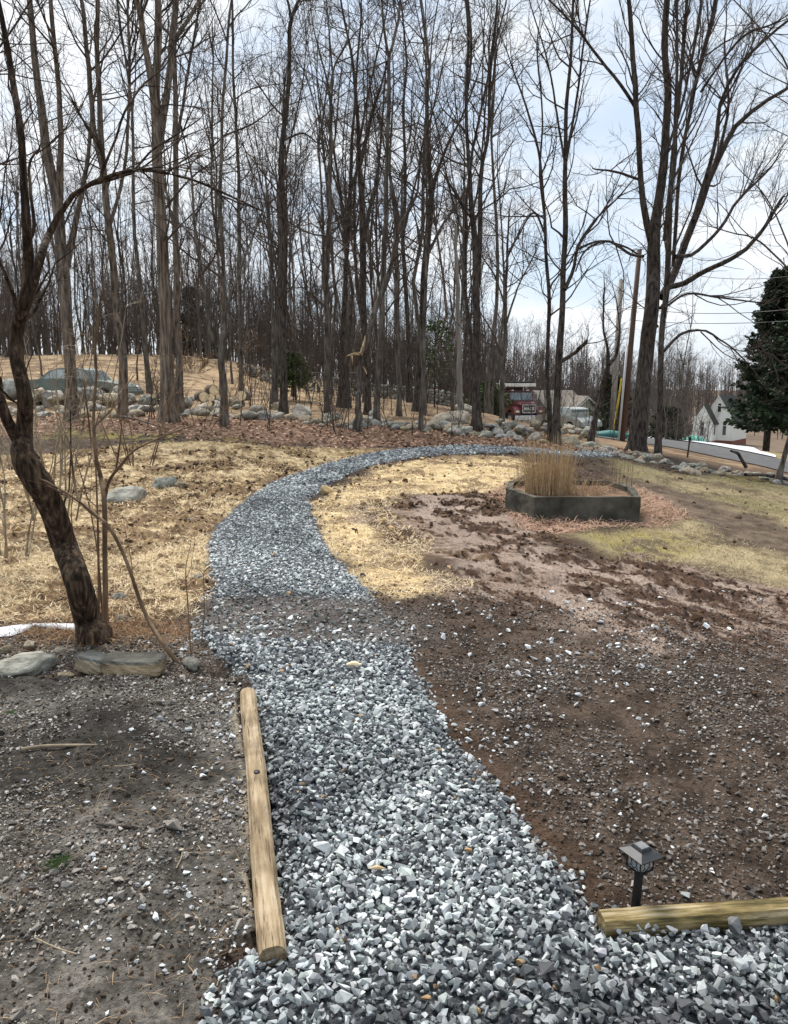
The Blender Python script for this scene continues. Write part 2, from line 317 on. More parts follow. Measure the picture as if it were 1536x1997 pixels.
# ------------------------------------------------------------------ the ground sheet
_md = ground_at(1400, 1235)[:2] - ground_at(950, 1090)[:2]; _md /= np.hypot(*_md)
def MUDN(x, y):
    """1 where dark crumbled earth covers the smooth mud, drawn out along the way the machine scraped"""
    a = x * _md[0] + y * _md[1]; b = -x * _md[1] + y * _md[0]
    v = .42 * fbm(a * .55, b * 1.4, 1.3, 5, 35, .72) + .58 * fbm(a * .6, b * 1.5, 4.6, 5, 36, .78)
    return sstep(.452, .525, v)
def zone_colour(x, y):
    n = len(x); C = np.zeros((n, 3)); C[:] = (.15, .095, .055)
    f1 = fbm(x, y, 1.1, 4, 21); f2 = fbm(x, y, 6, 4, 22, .65); f3 = fbm(x, y, 22, 3, 23, .6); f0 = fbm(x, y, .3, 3, 24)
    r = np.hypot(x, y)
    def put(mask, col):
        nonlocal C
        m = np.clip(mask, 0, 1)[:, None]; C = C * (1 - m) + np.asarray(col) * m
    def mixc(a, b, t): t = np.clip(t, 0, 1)[:, None]; return np.array(a) * (1 - t) + np.array(b) * t
    # wooded land beyond the wall and the open slope on the left
    far = sstep(23, 26, y)
    put(far, mixc((.13, .085, .055), (.29, .205, .125), (f1 - .35) * 3 + (f2 - .5) * 1.2))
    slope = far * sstep(6, -6, x + 0.0 * y) * sstep(75, 60, y)
    put(slope * .85, mixc((.13, .085, .05), (.38, .275, .16), (f1 - .36) * 2.6 + (f2 - .5) * 2.0 + .1))
    put(sstep(70, 85, y), mixc((.10, .075, .055), (.17, .125, .09), f1))
    put(sstep(11, 24, x) * sstep(24, 30, y) * sstep(72, 62, y), mixc((.19, .16, .08), (.33, .26, .15), f1 * 1.4 - .2))
    # near earth on the right: dark brown with fine broken stone
    nearm = sstep(26, 22, y)
    put(nearm, mixc((.035, .024, .017), (.11, .08, .06), (f2 - .3) * 2.0 + (f3 - .5) * .9))
    # turf left of the path, strewn with straw
    d = sdist(LAWNL, x, y) + (f2 - .5) * .5
    brown = np.clip(sstep(.48, .58, fbm(x, y, 1.5, 5, 31, .62)) * .8 + sstep(.46, .57, fbm(x, y * 1.4, 6.5, 4, 37, .75)) * .8 + .3 * sstep(8.5, 6.5, y), 0, .95)
    st = mixc((.50, .365, .20), (.80, .65, .41), (f2 - .35) * 2.2 + (f3 - .5))
    st = st * (1 - brown[:, None]) + mixc((.085, .05, .028), (.26, .165, .085), (f3 - .35) * 2 + (f2 - .5)) * brown[:, None]
    put(sstep(.15, -.15, d), st)
    # further turf, thinner straw
    thin = sstep(17.5, 21, y) * sstep(.3, -.3, d) * .65
    put(thin, mixc((.24, .17, .08), (.42, .32, .16), f2 * 1.4 - .2))
    # island of straw inside the bend
    d = sdist(ISLE, x, y) + (f1 - .5) * 1.0 + (f2 - .5) * .4
    br = np.clip(sstep(.53, .62, fbm(x, y, 1.9, 5, 33, .62)) * .8 + sstep(.53, .62, fbm(x, y * 1.6, 7, 4, 38, .7)) * .6, 0, .95)
    st = mixc((.56, .41, .21), (.86, .68, .40), (f2 - .3) * 2 + (f3 - .5) * .8)
    st = st * (1 - br[:, None]) + mixc((.10, .06, .035), (.28, .18, .10), f2 * 1.6 - .3) * br[:, None]
    put(sstep(.22, -.22, d), st)
    # churned rim between the straw island and the mud
    d = np.abs(sdist(MUD, x, y) + (f1 - .5) * .8) ; put(sstep(.4, .1, d) * (x < 3) * sstep(.40, .52, f2) * .8, (.075, .045, .03))
    # lawn on the right
    d = sdist(LAWNR, x, y) + (f1 - .5) * 1.8 + (f2 - .5) * .8
    put(sstep(.35, -.35, d), mixc((.11, .085, .05), (.37, .30, .175), (f1 - .38) * 2.4 + (f2 - .42) * 2.2 + (f3 - .5) * .8 + .12))
    gr = sstep(.2, -.2, d) * sstep(.5, .66, f0 + (f2 - .5) * .3) * .5
    put(gr, (.20, .19, .075))
    d = sdist(TRACK, x, y) + (f1 - .5) * 1.1
    put(sstep(.3, -.3, d) * .95, mixc((.055, .038, .028), (.17, .125, .09), f2 * 1.8 - .4))
    # bare pinkish mud with dark clods
    d = sdist(MUD, x, y) + (f1 - .5) * 1.5 + (f2 - .5) * .9
    cl = MUDN(x, y)
    mud = mixc((.26, .195, .155), (.37, .295, .245), (f1 - .3) * 1.8 + (f3 - .5) * .5)
    dk = mixc((.035, .020, .014), (.12, .070, .045), (f3 - .3) * 1.8 + (f2 - .5))
    mud = mud * (1 - cl[:, None]) + dk * cl[:, None]
    put(sstep(.45, -.3, d), mud)
    # the edge of the mud towards the camera: brown scatter
    d = sdist(RED, x, y) + (f2 - .5) * .25
    put(sstep(.12, -.12, d) * .9, mixc((.05, .030, .019), (.11, .066, .043), (f2 - .3) * 1.8 + (f3 - .5) * .6))
    # tyre tread marks pressed into the straw
    for off in (0, 1):
        TP = [(735 + off * 62, 938), (716 + off * 60, 968), (722 + off * 62, 1000), (752 + off * 66, 1036), (800 + off * 70, 1070), (862 + off * 72, 1092)]; TP = poly(TP)
        best = np.full(n, 9.0); sarc = np.zeros(n); acc = 0
        for (ax, ay), (bx, by) in zip(TP, TP[1:]):
            e = np.array([bx - ax, by - ay]); ln = np.hypot(*e); tt = np.clip(((x - ax) * e[0] + (y - ay) * e[1]) / ln ** 2, 0, 1)
            dd = np.hypot(x - ax - tt * e[0], y - ay - tt * e[1]); q = dd < best; best[q] = dd[q]; sarc[q] = acc + tt[q] * ln; acc += ln
        put(sstep(.21, .15, best + (f2 - .5) * .1) * sstep(.35, .65, .5 + .5 * np.sin(sarc * 2 * np.pi / .16)) * sstep(.35, .5, f1 + .1) * .7, (.14, .085, .045))
    # moss
    for Z, s in ((MOSS1, 1.0), (MOSS2, 1.0), (MOSS3, .4)):
        d = sdist(Z, x, y) + (f1 - .5) * s
        put(sstep(.3, -.3, d) * sstep(.42, .58, f2 * .6 + f1 * .4) * .7, mixc((.15, .125, .04), (.30, .25, .07), f2 * 1.5 - .2))
    d = sdist(LITTER, x, y) + (f1 - .5) * 1.8
    put(sstep(.4, -.4, d) * .9, mixc((.09, .052, .034), (.30, .185, .125), (f2 - .3) * 1.5 + (f3 - .4) * .8))
    d = sdist(PLANTL, x, y) + (f1 - .5) * .6
    put(sstep(.15, -.15, d) * .85, mixc((.15, .085, .06), (.38, .25, .17), f2 * 1.8 - .4))
    # packed bed on the left
    d = sdist(PAD, x, y)
    left = (y < 5.9) * sstep(-.75 + 0 * y, -1.0, x + (f2 - .5) * .25) * (y > -2)
    put(left, mixc((.045, .033, .024), (.15, .115, .085), f2 * 1.7 - .35))
    pad = mixc((.06, .054, .046), (.22, .20, .175), (f2 - .3) * 1.4 + (f3 - .4) * 1.0)
    dark = sstep(.48, .62, f1)
    pad = pad * (1 - dark[:, None] * .55)
    put(sstep(.01, -.03, d), pad)
    put(sstep(.045, .0, np.abs(d + .03)) * (x > -2) * (y > 2.4) * sstep(.45, .6, f2), (.30, .26, .20))
    put(sstep(.0, .02, d) * sstep(.14, .07, d) * (y > 2.4) * (x > -1.6), (.018, .014, .011))  # near-black strip paints shade into the trench beside the bed
    # gravel bed under the loose stone
    d = sdist(PATH, x, y) + (f2 - .5) * .08
    band = sstep(.15, -.1, sdist(BAND, x, y) + (f2 - .5) * .3)
    put(sstep(.03, -.03, d), mixc((.05, .053, .06), (.13, .14, .155), f3))
    put(band * .8, mixc((.055, .044, .036), (.17, .145, .13), f2 * 1.8 - .4))
    return C

def ground_mesh():
    R = np.concatenate([[0.02], np.exp(np.linspace(math.log(.5), math.log(170), 900)), np.array([200, 260, 350, 500, 800])])
    th = np.concatenate([np.linspace(-180, -52, 40)[:-1], np.linspace(-52, 52, 760), np.linspace(52, 180, 40)[1:]])
    th = np.radians(th)
    RR, TT = np.meshgrid(R, th, indexing='ij')
    x = (RR * np.sin(TT)).ravel(); y = (RR * np.cos(TT)).ravel()
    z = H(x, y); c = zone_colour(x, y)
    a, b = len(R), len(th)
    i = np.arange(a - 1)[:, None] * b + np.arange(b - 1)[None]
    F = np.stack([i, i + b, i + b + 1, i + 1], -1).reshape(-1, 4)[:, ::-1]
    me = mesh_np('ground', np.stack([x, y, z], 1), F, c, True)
    o = link('ground', me, M['ground']); tag(o, kind='structure')
ground_mesh()

# ------------------------------------------------------------------ loose stone, clods, straw, leaves
def hull_variants(n, seed, pts=11, flat=.6, jitter=.35):
    r = random.Random(seed); out = []
    for k in range(n):
        bm = bmesh.new()
        for i in range(pts):
            v = Vector((r.gauss(0, 1), r.gauss(0, 1), r.gauss(0, 1))).normalized()
            s = 1 - jitter * r.random()
            bm.verts.new((v.x * s, v.y * s * .78, v.z * s * flat))
        res = bmesh.ops.convex_hull(bm, input=bm.verts)
        bmesh.ops.delete(bm, geom=[g for g in res['geom_interior'] if isinstance(g, bmesh.types.BMVert)], context='VERTS')
        bmesh.ops.triangulate(bm, faces=bm.faces[:])
        bm.verts.index_update(); bm.normal_update()
        V = np.array([v.co[:] for v in bm.verts]); F = np.array([[v.index for v in f.verts] for f in bm.faces])
        bm.free(); out.append((V, F))
    return out
HULLS = hull_variants(26, 5)
LUMPS = hull_variants(12, 9, 16, .7, .25)
def rots(n, tilt, r):
    """random turn about z then a tilt of up to that angle"""
    a = r.uniform(0, 2 * np.pi, n); t = r.normal(0, tilt, n); b = r.uniform(0, 2 * np.pi, n)
    ca, sa = np.cos(a), np.sin(a); Rz = np.zeros((n, 3, 3)); Rz[:, 0, 0] = ca; Rz[:, 0, 1] = -sa; Rz[:, 1, 0] = sa; Rz[:, 1, 1] = ca; Rz[:, 2, 2] = 1
    ux, uy = np.cos(b), np.sin(b); c, s = np.cos(t), np.sin(t); K = 1 - c
    Rt = np.zeros((n, 3, 3))
    Rt[:, 0, 0] = c + ux * ux * K; Rt[:, 0, 1] = ux * uy * K; Rt[:, 0, 2] = uy * s
    Rt[:, 1, 0] = ux * uy * K; Rt[:, 1, 1] = c + uy * uy * K; Rt[:, 1, 2] = -ux * s
    Rt[:, 2, 0] = -uy * s; Rt[:, 2, 1] = ux * s; Rt[:, 2, 2] = c
    return Rt @ Rz
def scatter(name, pos, size, col, variants, tilt, mat, r, stretch=.25):
    n = len(pos); which = r.integers(0, len(variants), n); Rm = rots(n, tilt, r)
    sc = size[:, None] * (1 + r.uniform(-stretch, stretch, (n, 3)))
    Vs, Fs, Cs = [], [], []; off = 0
    for k, (V, F) in enumerate(variants):
        q = np.where(which == k)[0]
        if not len(q): continue
        P = np.einsum('nij,nvj->nvi', Rm[q], V[None] * sc[q][:, None, :]) + pos[q][:, None, :]
        Vs.append(P.reshape(-1, 3)); Fs.append((F[None] + (np.arange(len(q)) * len(V))[:, None, None] + off).reshape(-1, 3))
        Cs.append(np.repeat(col[q], len(V), 0)); off += len(q) * len(V)
    return link(name, mesh_np(name, np.concatenate(Vs), np.concatenate(Fs), np.concatenate(Cs)), mat)
def jgrid(x0, x1, y0, y1, s, r, j=.5):
    X, Y = np.meshgrid(np.arange(x0, x1, s), np.arange(y0, y1, s)); X = X.ravel(); Y = Y.ravel()
    return X + r.uniform(-j, j, len(X)) * s, Y + r.uniform(-j, j, len(Y)) * s

def gravel():
    r = np.random.default_rng(11); PX, PY, SZ, LZ = [], [], [], []
    def layer(x0, x1, y0, y1, s, size, lift):
        x, y = jgrid(x0, x1, y0, y1, s, r, .6)
        vis = np.abs(x) < y * .66 + 1.9; x, y = x[vis], y[vis]
        d = sdist(PATH, x, y) + (fbm(x, y, 5, 3, 2) - .5) * .10
        band = sstep(.15, -.1, sdist(BAND, x, y) + (fbm(x, y, 6, 3, 22) - .5) * .3)
        keep = (d < .02 + r.exponential(.025, len(x)) * (r.random(len(x)) < .5)) & (r.random(len(x)) > band * .66)
        x, y = x[keep], y[keep]
        PX.append(x); PY.append(y); SZ.append(size * np.exp(np.clip(r.normal(0, .33, len(x)), -1, .58))); LZ.append(r.uniform(0, lift, len(x)))
    layer(-1.8, 4.4, .75, 4.6, .0225, .0158, .022)
    layer(-1.8, 4.4, .75, 4.6, .041, .0220, .036)
    layer(-3, 3, 4.6, 7, .028, .0185, .025)
    layer(-3, 3, 7, 10, .034, .0195, .025)
    layer(-4, 2, 10, 14, .043, .0235, .025)
    layer(-5, 9, 14, 23.5, .062, .031, .025)
    x = np.concatenate(PX); y = np.concatenate(PY); s = np.concatenate(SZ); lz = np.concatenate(LZ)
    z = H(x, y, False) + lz + s * .1
    n = len(x)
    # tone: blue grey, some nearly white, some dark slate; the driveway end is darker
    big = fbm(x, y, 1.3, 3, 41) + .35 * fbm(x, y, 4, 2, 42) - .17
    drv = sstep(2.45, 1.9, y + .10 * x) * .42 - .04 * (y < 4) + sstep(.12, .02, np.abs(sdist(PATH, x, y) + .06)) * .14 * (y < 6)
    drv = drv - .12 * sstep(.9, .2, np.abs(x + .35 - .1 * (y - 3))) * sstep(5, 3, y)
    t = np.clip(np.where(y > 5, r.beta(2.4, 2.2, n), r.beta(1.8, 1.7, n)) + (big - .5) * .9 - drv + .04 + .07 * sstep(3, 6, y), 0, 1)
    ramp_t = [0, .25, .5, .75, 1]
    cr = np.interp(t, ramp_t, [.045, .11, .225, .365, .53]); cg = np.interp(t, ramp_t, [.048, .119, .241, .386, .552]); cb = np.interp(t, ramp_t, [.054, .132, .263, .414, .575])
    col = np.stack([cr, cg, cb], 1); col *= (1 + r.normal(0, .018, (n, 3)))
    band = sstep(.15, -.1, sdist(BAND, x, y))
    col *= (1 - .35 * band)[:, None] * np.where(band[:, None] > .5, [1.05, 1, .93], 1)
    br = r.random(n) < .005; col[br] = (.30, .19, .10)
    o = scatter('gravel', np.stack([x, y, z], 1), s, np.clip(col * [1.0, 1.02, .965], .01, .9), HULLS, .55, M['gravel'], r, .36)
    tag(o, 'crushed blue grey stone covering the winding path', 'gravel', kind='stuff')
gravel()

def loose_chips():
    r = np.random.default_rng(12)
    # dark chips in the earth right of the path
    x, y = jgrid(-.2, 5.2, 1.5, 7.2, .0215, r, .8)
    d = sdist(PATH, x, y); m = (np.abs(x) < y * .62 + 1.4) & (d > .0) & (sdist(PAD, x, y) > .05)
    dr = sdist(RED, x, y) + (fbm(x, y, 6, 3, 22) - .5) * .25
    dens = .95 * sstep(.22, .55, fbm(x, y, 1.6, 4, 51)) * np.where(dr < 0, .12, 1) * sstep(7.2, 5.2, y + .25 * x)
    k = m & (r.random(len(x)) < dens); x, y = x[k], y[k]; n = len(x)
    s = .0098 * np.exp(np.clip(r.normal(0, .42, n), -1, .8))
    t = r.beta(1.3, 3.2, n)[:, None]; c = np.array([.042, .034, .029]) * (1 - t) + np.array([.34, .31, .28]) * t
    o = scatter('gravel', np.stack([x, y, H(x, y) + s * .25], 1), s, c, HULLS, .4, M['gravel'], r)
    tag(o, 'small dark stone chips pressed into the brown earth', 'gravel', kind='stuff')
    # pale chips strewn singly
    P = []
    for (cx, cy, sx, sy, n) in [(950, 1420, 60, 40, 60), (1060, 1330, 160, 50, 70), (1190, 1270, 120, 30, 90), (1350, 1400, 160, 90, 80), (1120, 1600, 120, 70, 26), (1370, 1600, 130, 70, 22),
                                (380, 1440, 50, 50, 40), (240, 1560, 150, 120, 60), (380, 1780, 70, 60, 70), (200, 1700, 140, 80, 40), (450, 1400, 16, 40, 40), (430, 1620, 40, 60, 35), (430, 1880, 60, 40, 50),
                                (250, 1900, 110, 50, 14), (440, 1240, 50, 20, 60), (420, 1180, 30, 30, 30), (1300, 1180, 200, 50, 60), (740, 1240, 90, 18, 70), (560, 1240, 90, 14, 80), (1000, 1190, 130, 18, 60)]:
        q = r.normal(0, 1, (n, 2)) * (sx, sy) + (cx, cy)
        P += [ground_at(a, b)[:2] for a, b in q if b > 1150]
    P = np.array(P); n = len(P); s = .0125 * np.exp(np.clip(r.normal(0, .4, n), -1, .7)) * np.clip(P[:, 1] / 3.5, .8, 1.5)
    t = r.random(n)[:, None]; c = np.array([.26, .27, .28]) * (1 - t) + np.array([.72, .75, .76]) * t
    o = scatter('gravel', np.stack([P[:, 0], P[:, 1], H(P[:, 0], P[:, 1]) + s * .35], 1), s, c, HULLS, .5, M['gravel'], r)
    tag(o, 'pale stone chips strewn beside the path', 'gravel', kind='stuff')
    # fine grit on the packed bed at the left
    x, y = jgrid(-3.4, -.5, 1.1, 5.6, .0140, r, .9)
    m = (np.abs(x) < y * .62 + 1.2) & ((sdist(PAD, x, y) < -.01) | (y < 2.3) | (y > 4.1)) & (sdist(PATH, x, y) > .02)
    k = m & (r.random(len(x)) < .75 * sstep(.28, .6, fbm(x, y, 2.1, 4, 55))); x, y = x[k], y[k]; n = len(x)
    s = .0078 * np.exp(r.normal(0, .45, n))
    t = r.beta(1.2, 2.2, n)[:, None]; c = np.array([.032, .027, .023]) * (1 - t) + np.array([.50, .46, .41]) * t
    o = scatter('gravel', np.stack([x, y, H(x, y) + s * .25], 1), s, c, HULLS, .4, M['gravel'], r)
    tag(o, 'fine grit and chips on the packed bed at the left', 'gravel', kind='stuff')
loose_chips()

def clods():
    r = np.random.default_rng(13)
    x, y = jgrid(-9, 9, 4.4, 20, .062, r, .9)
    m = (np.abs(x) < y * .6 + .5) & (sdist(PATH, x, y) > .06)
    mud = sdist(MUD, x, y) < .3; lawn = sdist(LAWNL, x, y) < .1; isle = sdist(ISLE, x, y) < .1
    cl = MUDN(x, y)
    br = fbm(x, y, 1.5, 5, 31, .62)
    edge = (sdist(PATH, x, y) < .5) & (y > 5)
    dens = np.where(mud, sstep(.4, .9, cl) * .8, np.where(lawn, sstep(.48, .60, br) * .45, np.where(isle, .04, .05)))
    dens = np.where(edge, np.maximum(dens, .22), dens)
    dens = np.where((y < 7.5) & (x > .3) & ~mud, .5, dens)
    dens = np.where(sdist(LAWNR, x, y) < .1, .008, dens)
    dens = np.where(y < 5.8, dens * .5, dens)
    k = m & (r.random(len(x)) < dens); x, y = x[k], y[k]; n = len(x)
    s = .0165 * np.exp(r.normal(0, .5, n)) * np.clip(y / 9, .6, 1.6)
    t = r.beta(1.2, 2.5, n)[:, None]; c = np.array([.035, .020, .013]) * (1 - t) + np.array([.20, .125, .075]) * t
    pale = (lawn[k] | isle[k]) & (r.random(n) < .45); c[pale] = tcol(r, int(pale.sum()), (.30, .20, .10), (.66, .49, .26))
    o = scatter('soil_clods', np.stack([x, y, H(x, y) + s * .15], 1), s, c, LUMPS, .6, M['tint'], r)
    tag(o, 'dark crumbled clods of earth on the mud and turf', 'soil', kind='stuff')
def crumbs():
    r = np.random.default_rng(19); x, y = jgrid(-3.2, 5.2, 1.2, 7.0, .022, r, .9)
    m = (np.abs(x) < y * .62 + 1.4) & (sdist(PATH, x, y) > .0) & (r.random(len(x)) < .6 * sstep(.35, .6, fbm(x, y, 3, 4, 61)) + .12); x, y = x[m], y[m]; n = len(x)
    s = .0058 * np.exp(r.normal(0, .5, n)); o = scatter('soil_crumbs', np.stack([x, y, H(x, y) + s * .1], 1), s, tcol(r, n, (.028, .020, .014), (.12, .085, .06), (1.2, 2.2)), LUMPS, .6, M['tint'], r)
    tag(o, 'fine dark soil crumbs on the bare earth near the camera', 'soil', kind='stuff')

def blades(name, x, y, lift, ln, wd, col, r, tilt=.25, stand=False, label='', cat='straw'):
    n = len(x); a = r.uniform(0, 2 * np.pi, n); e = np.abs(r.normal(0, tilt, n)) if not stand else r.normal(1.15, .25, n)
    d = np.stack([np.cos(a) * np.cos(e), np.sin(a) * np.cos(e), np.sin(e)], 1) * ln[:, None]
    s = np.stack([-np.sin(a), np.cos(a), r.normal(0, .3, n)], 1) * (wd[:, None] / 2)
    p = np.stack([x, y, H(x, y) + lift], 1)
    mid = p + d * .5; mid[:, 2] += ln * .08
    V = np.stack([p - s, p + s, mid + s, mid - s, p + d + s * .3, p + d - s * .3], 1).reshape(-1, 3)
    i = np.arange(n)[:, None] * 6
    F = np.concatenate([i + [0, 1, 2, 3], i + [3, 2, 4, 5]])
    o = link(name, mesh_np(name, V, F, np.repeat(col, 6, 0)), M['tint'])
    tag(o, label, cat, kind='stuff'); return o
def tcol(r, n, a, b, bt=(1.5, 1.5)):
    t = r.beta(*bt, n)[:, None]; return np.array(a) * (1 - t) + np.array(b) * t

def straw():
    r = np.random.default_rng(14); X, Y = [], []
    for (y0, y1, s) in ((5.2, 9, .026), (9, 14, .042), (14, 20.5, .07)):
        x, y = jgrid(-10, 3, y0, y1, s, r, 1.0)
        m = (np.abs(x) < y * .6 + .4) & (sdist(PATH, x, y) > .03)
        dl = sdist(LAWNL, x, y) < .05; di = sdist(ISLE, x, y) + (fbm(x, y, 1.1, 4, 21) - .5) < .05
        br = fbm(x, y, 1.5, 5, 31, .62)
        dens = np.where(dl, 1 - .85 * sstep(.49, .58, br), np.where(di, .75, 0)); dens *= sstep(21, 17, y) * .8 + .2
        k = m & (r.random(len(x)) < dens); X.append(x[k]); Y.append(y[k])
    x = np.concatenate(X); y = np.concatenate(Y); n = len(x)
    ln = r.uniform(.03, .11, n); wd = r.uniform(.0025, .008, n) * np.clip(y / 8, .8, 2)
    blades('straw', x, y, r.uniform(0, .012, n), ln, wd, tcol(r, n, (.35, .255, .145), (.86, .72, .48)), r, .42, label='pale straw mulch strewn on the turf')
    # dry grass of the right lawn
    x, y = jgrid(2.5, 13, 7, 21, .045, r, 1.0)
    m = (x < y * .6 + .4) & (sdist(LAWNR, x, y) < .1) & (sdist(TRACK, x, y) > -.1)
    x, y = x[m], y[m]; n = len(x)
    blades('dry_grass', x, y, np.zeros(n), r.uniform(.03, .08, n), r.uniform(.003, .006, n), tcol(r, n, (.17, .135, .075), (.50, .41, .255)), r, .5, label='short dry grass of the lawn at the right', cat='grass')
    # litter of stems around the planter
    x, y = jgrid(1.4, 6.2, 8.8, 14, .035, r, 1.0)
    d = sdist(PLANTL, x, y) + (fbm(x, y, 1.1, 4, 21) - .5) * .6; m = (d < .1) & (r.random(len(x)) < .8); x, y = x[m], y[m]; n = len(x)
    blades('stem_litter', x, y, r.uniform(0, .03, n), r.uniform(.05, .2, n), r.uniform(.004, .009, n), tcol(r, n, (.22, .12, .085), (.58, .40, .29)), r, .25, label='fallen pinkish grass stems around the planter')
    # tufts at the foot of the leaning tree and brown needles
    g = ground_at(200, 1235); x = g[0] + r.normal(0, .5, 2600); y = g[1] + r.normal(0, .18, 2600); m = (sdist(PATH, x, y) > .05) & (sdist(PAD, x, y) > .0); x, y = x[m], y[m]; n = len(x)
    blades('needle_litter', x, y, r.uniform(0, .02, n), r.uniform(.04, .13, n), r.uniform(.0015, .004, n), tcol(r, n, (.14, .065, .03), (.42, .27, .15)), r, .5, label='brown needles and leaves under the leaning tree')
    x = r.uniform(-3.2, -.5, 2200); y = r.uniform(1.3, 4.3, 2200); m = (np.abs(x) < y * .62) & (sdist(PAD, x, y) < .0) & (fbm(x, y, 1.5, 3, 77) > .45); x, y = x[m], y[m]; n = len(x)
    blades('needle_litter', x, y, r.uniform(0, .006, n), r.uniform(.02, .08, n), r.uniform(.001, .0022, n), tcol(r, n, (.16, .085, .045), (.46, .34, .20)), r, .12, label='fine dry needles on the packed bed')
straw()
clods(); crumbs()

def leaf_litter():
    r = np.random.default_rng(15)
    x, y = jgrid(-18, 14, 18.5, 30, .15, r, 1.0)
    d = sdist(LITTER, x, y) + (fbm(x, y, 1.1, 4, 21) - .5) * 2.0
    m = (np.abs(x) < y * .62) & (d < .6) & (r.random(len(x)) < .75 + .2 * (x > -6)); x, y = x[m], y[m]
    n = len(x); s = r.uniform(.035, .075, n); a = r.uniform(0, 6.28, n)
    u = np.stack([np.cos(a), np.sin(a), r.normal(0, .35, n)], 1) * s[:, None]; v = np.stack([-np.sin(a), np.cos(a), r.normal(0, .35, n)], 1) * s[:, None] * .65
    p = np.stack([x, y, H(x, y) + r.uniform(.01, .05, n)], 1)
    V = np.stack([p - u, p + v, p + u, p - v], 1).reshape(-1, 3); F = np.arange(4 * n).reshape(-1, 4)
    o = link('leaf_litter', mesh_np('leaf_litter', V, F, np.repeat(tcol(r, n, (.14, .072, .045), (.56, .38, .27), (1.3, 1.8)), 4, 0)), M['tint'])
    tag(o, 'fallen red brown leaves along the stone wall', 'leaves', kind='stuff')
leaf_litter()

# ------------------------------------------------------------------ tubes and branching
def tubes(P, R, sides, rough=0, seed=0, ridge=0):
    """P n x k x 3 centre lines, R n x k radii -> vertices, quads"""
    n, k, _ = P.shape
    T = np.gradient(P, axis=1); T /= np.linalg.norm(T, axis=2, keepdims=True) + 1e-9
    ref = np.where(np.abs(T[:, :1, 0:1]) > .75, np.array([[[0, 0, 1.0]]]), np.array([[[1.0, 0, 0]]])); ref = np.broadcast_to(ref, P.shape)
    U = np.cross(T, ref); U /= np.linalg.norm(U, axis=2, keepdims=True) + 1e-9
    W = np.cross(T, U)
    a = np.arange(sides) * 2 * np.pi / sides
    Rr = R[:, :, None] * np.ones(sides)
    if rough:
        r = np.random.default_rng(seed); ph = r.uniform(0, 6, (n, 1, 4))
        s_ = np.cumsum(np.concatenate([np.zeros((n, 1)), np.linalg.norm(np.diff(P, axis=1), axis=2)], 1), 1)[:, :, None]
        Rr = Rr * (1 + rough * (np.sin(3 * a + ph[..., 0:1] + s_ * .5) * .5 + np.sin(7 * a + ph[..., 1:2] - s_ * .9) * .35 + r.normal(0, .35, (n, k, sides))))
    if ridge:
        s_ = np.cumsum(np.concatenate([np.zeros((n, 1)), np.linalg.norm(np.diff(P, axis=1), axis=2)], 1), 1)[:, :, None]
        g = fbm(a[None, None] * 4.0 + s_ * 1.5 + seed, s_ * 5.5 + 0 * a, 1.0, 3, seed, .6); Rr = Rr * (1 + ridge * (np.abs(g - .5) * 4 - .6) + .5 * ridge * np.sin(5 * a + s_ * 2))
    V = P[:, :, None, :] + Rr[..., None] * (np.cos(a)[:, None] * U[:, :, None, :] + np.sin(a)[:, None] * W[:, :, None, :])
    base = (np.arange(n) * k * sides)[:, None, None]; i = base + (np.arange(k - 1) * sides)[None, :, None] + np.arange(sides)[None, None, :]
    j = base + (np.arange(k - 1) * sides)[None, :, None] + ((np.arange(sides) + 1) % sides)[None, None, :]
    F = np.stack([i, j, j + sides, i + sides], -1).reshape(-1, 4)
    return V.reshape(-1, 3), F
def join(parts):
    Vs, Fs, o = [], [], 0
    for V, F in parts:
        Vs.append(V); Fs.append(F + o); o += len(V)
    return np.concatenate(Vs), np.concatenate(Fs)
def resample(pts, k, smooth=True):
    """pts m x 4 (xyz, radius) -> k points, rounded by Catmull-Rom"""
    pts = np.asarray(pts, float); d = np.concatenate([[0], np.cumsum(np.linalg.norm(np.diff(pts[:, :3], axis=0), axis=1))])
    s = np.linspace(0, d[-1], k)
    if not smooth or len(pts) < 3: return np.stack([np.interp(s, d, pts[:, c]) for c in range(4)], 1)
    Q = np.vstack([2 * pts[0] - pts[1], pts, 2 * pts[-1] - pts[-2]]); out = np.zeros((k, 4))
    idx = np.clip(np.searchsorted(d, s, side='right') - 1, 0, len(pts) - 2)
    t = ((s - d[idx]) / (d[idx + 1] - d[idx] + 1e-9))[:, None]
    a, b, c, e = Q[idx], Q[idx + 1], Q[idx + 2], Q[idx + 3]
    out = .5 * ((2 * b) + (-a + c) * t + (2 * a - 5 * b + 4 * c - e) * t * t + (-a + 3 * b - 3 * c + e) * t ** 3)
    out[:, 3] = np.maximum(out[:, 3], .3 * np.minimum(pts[:, 3].min(), .01))
    return out
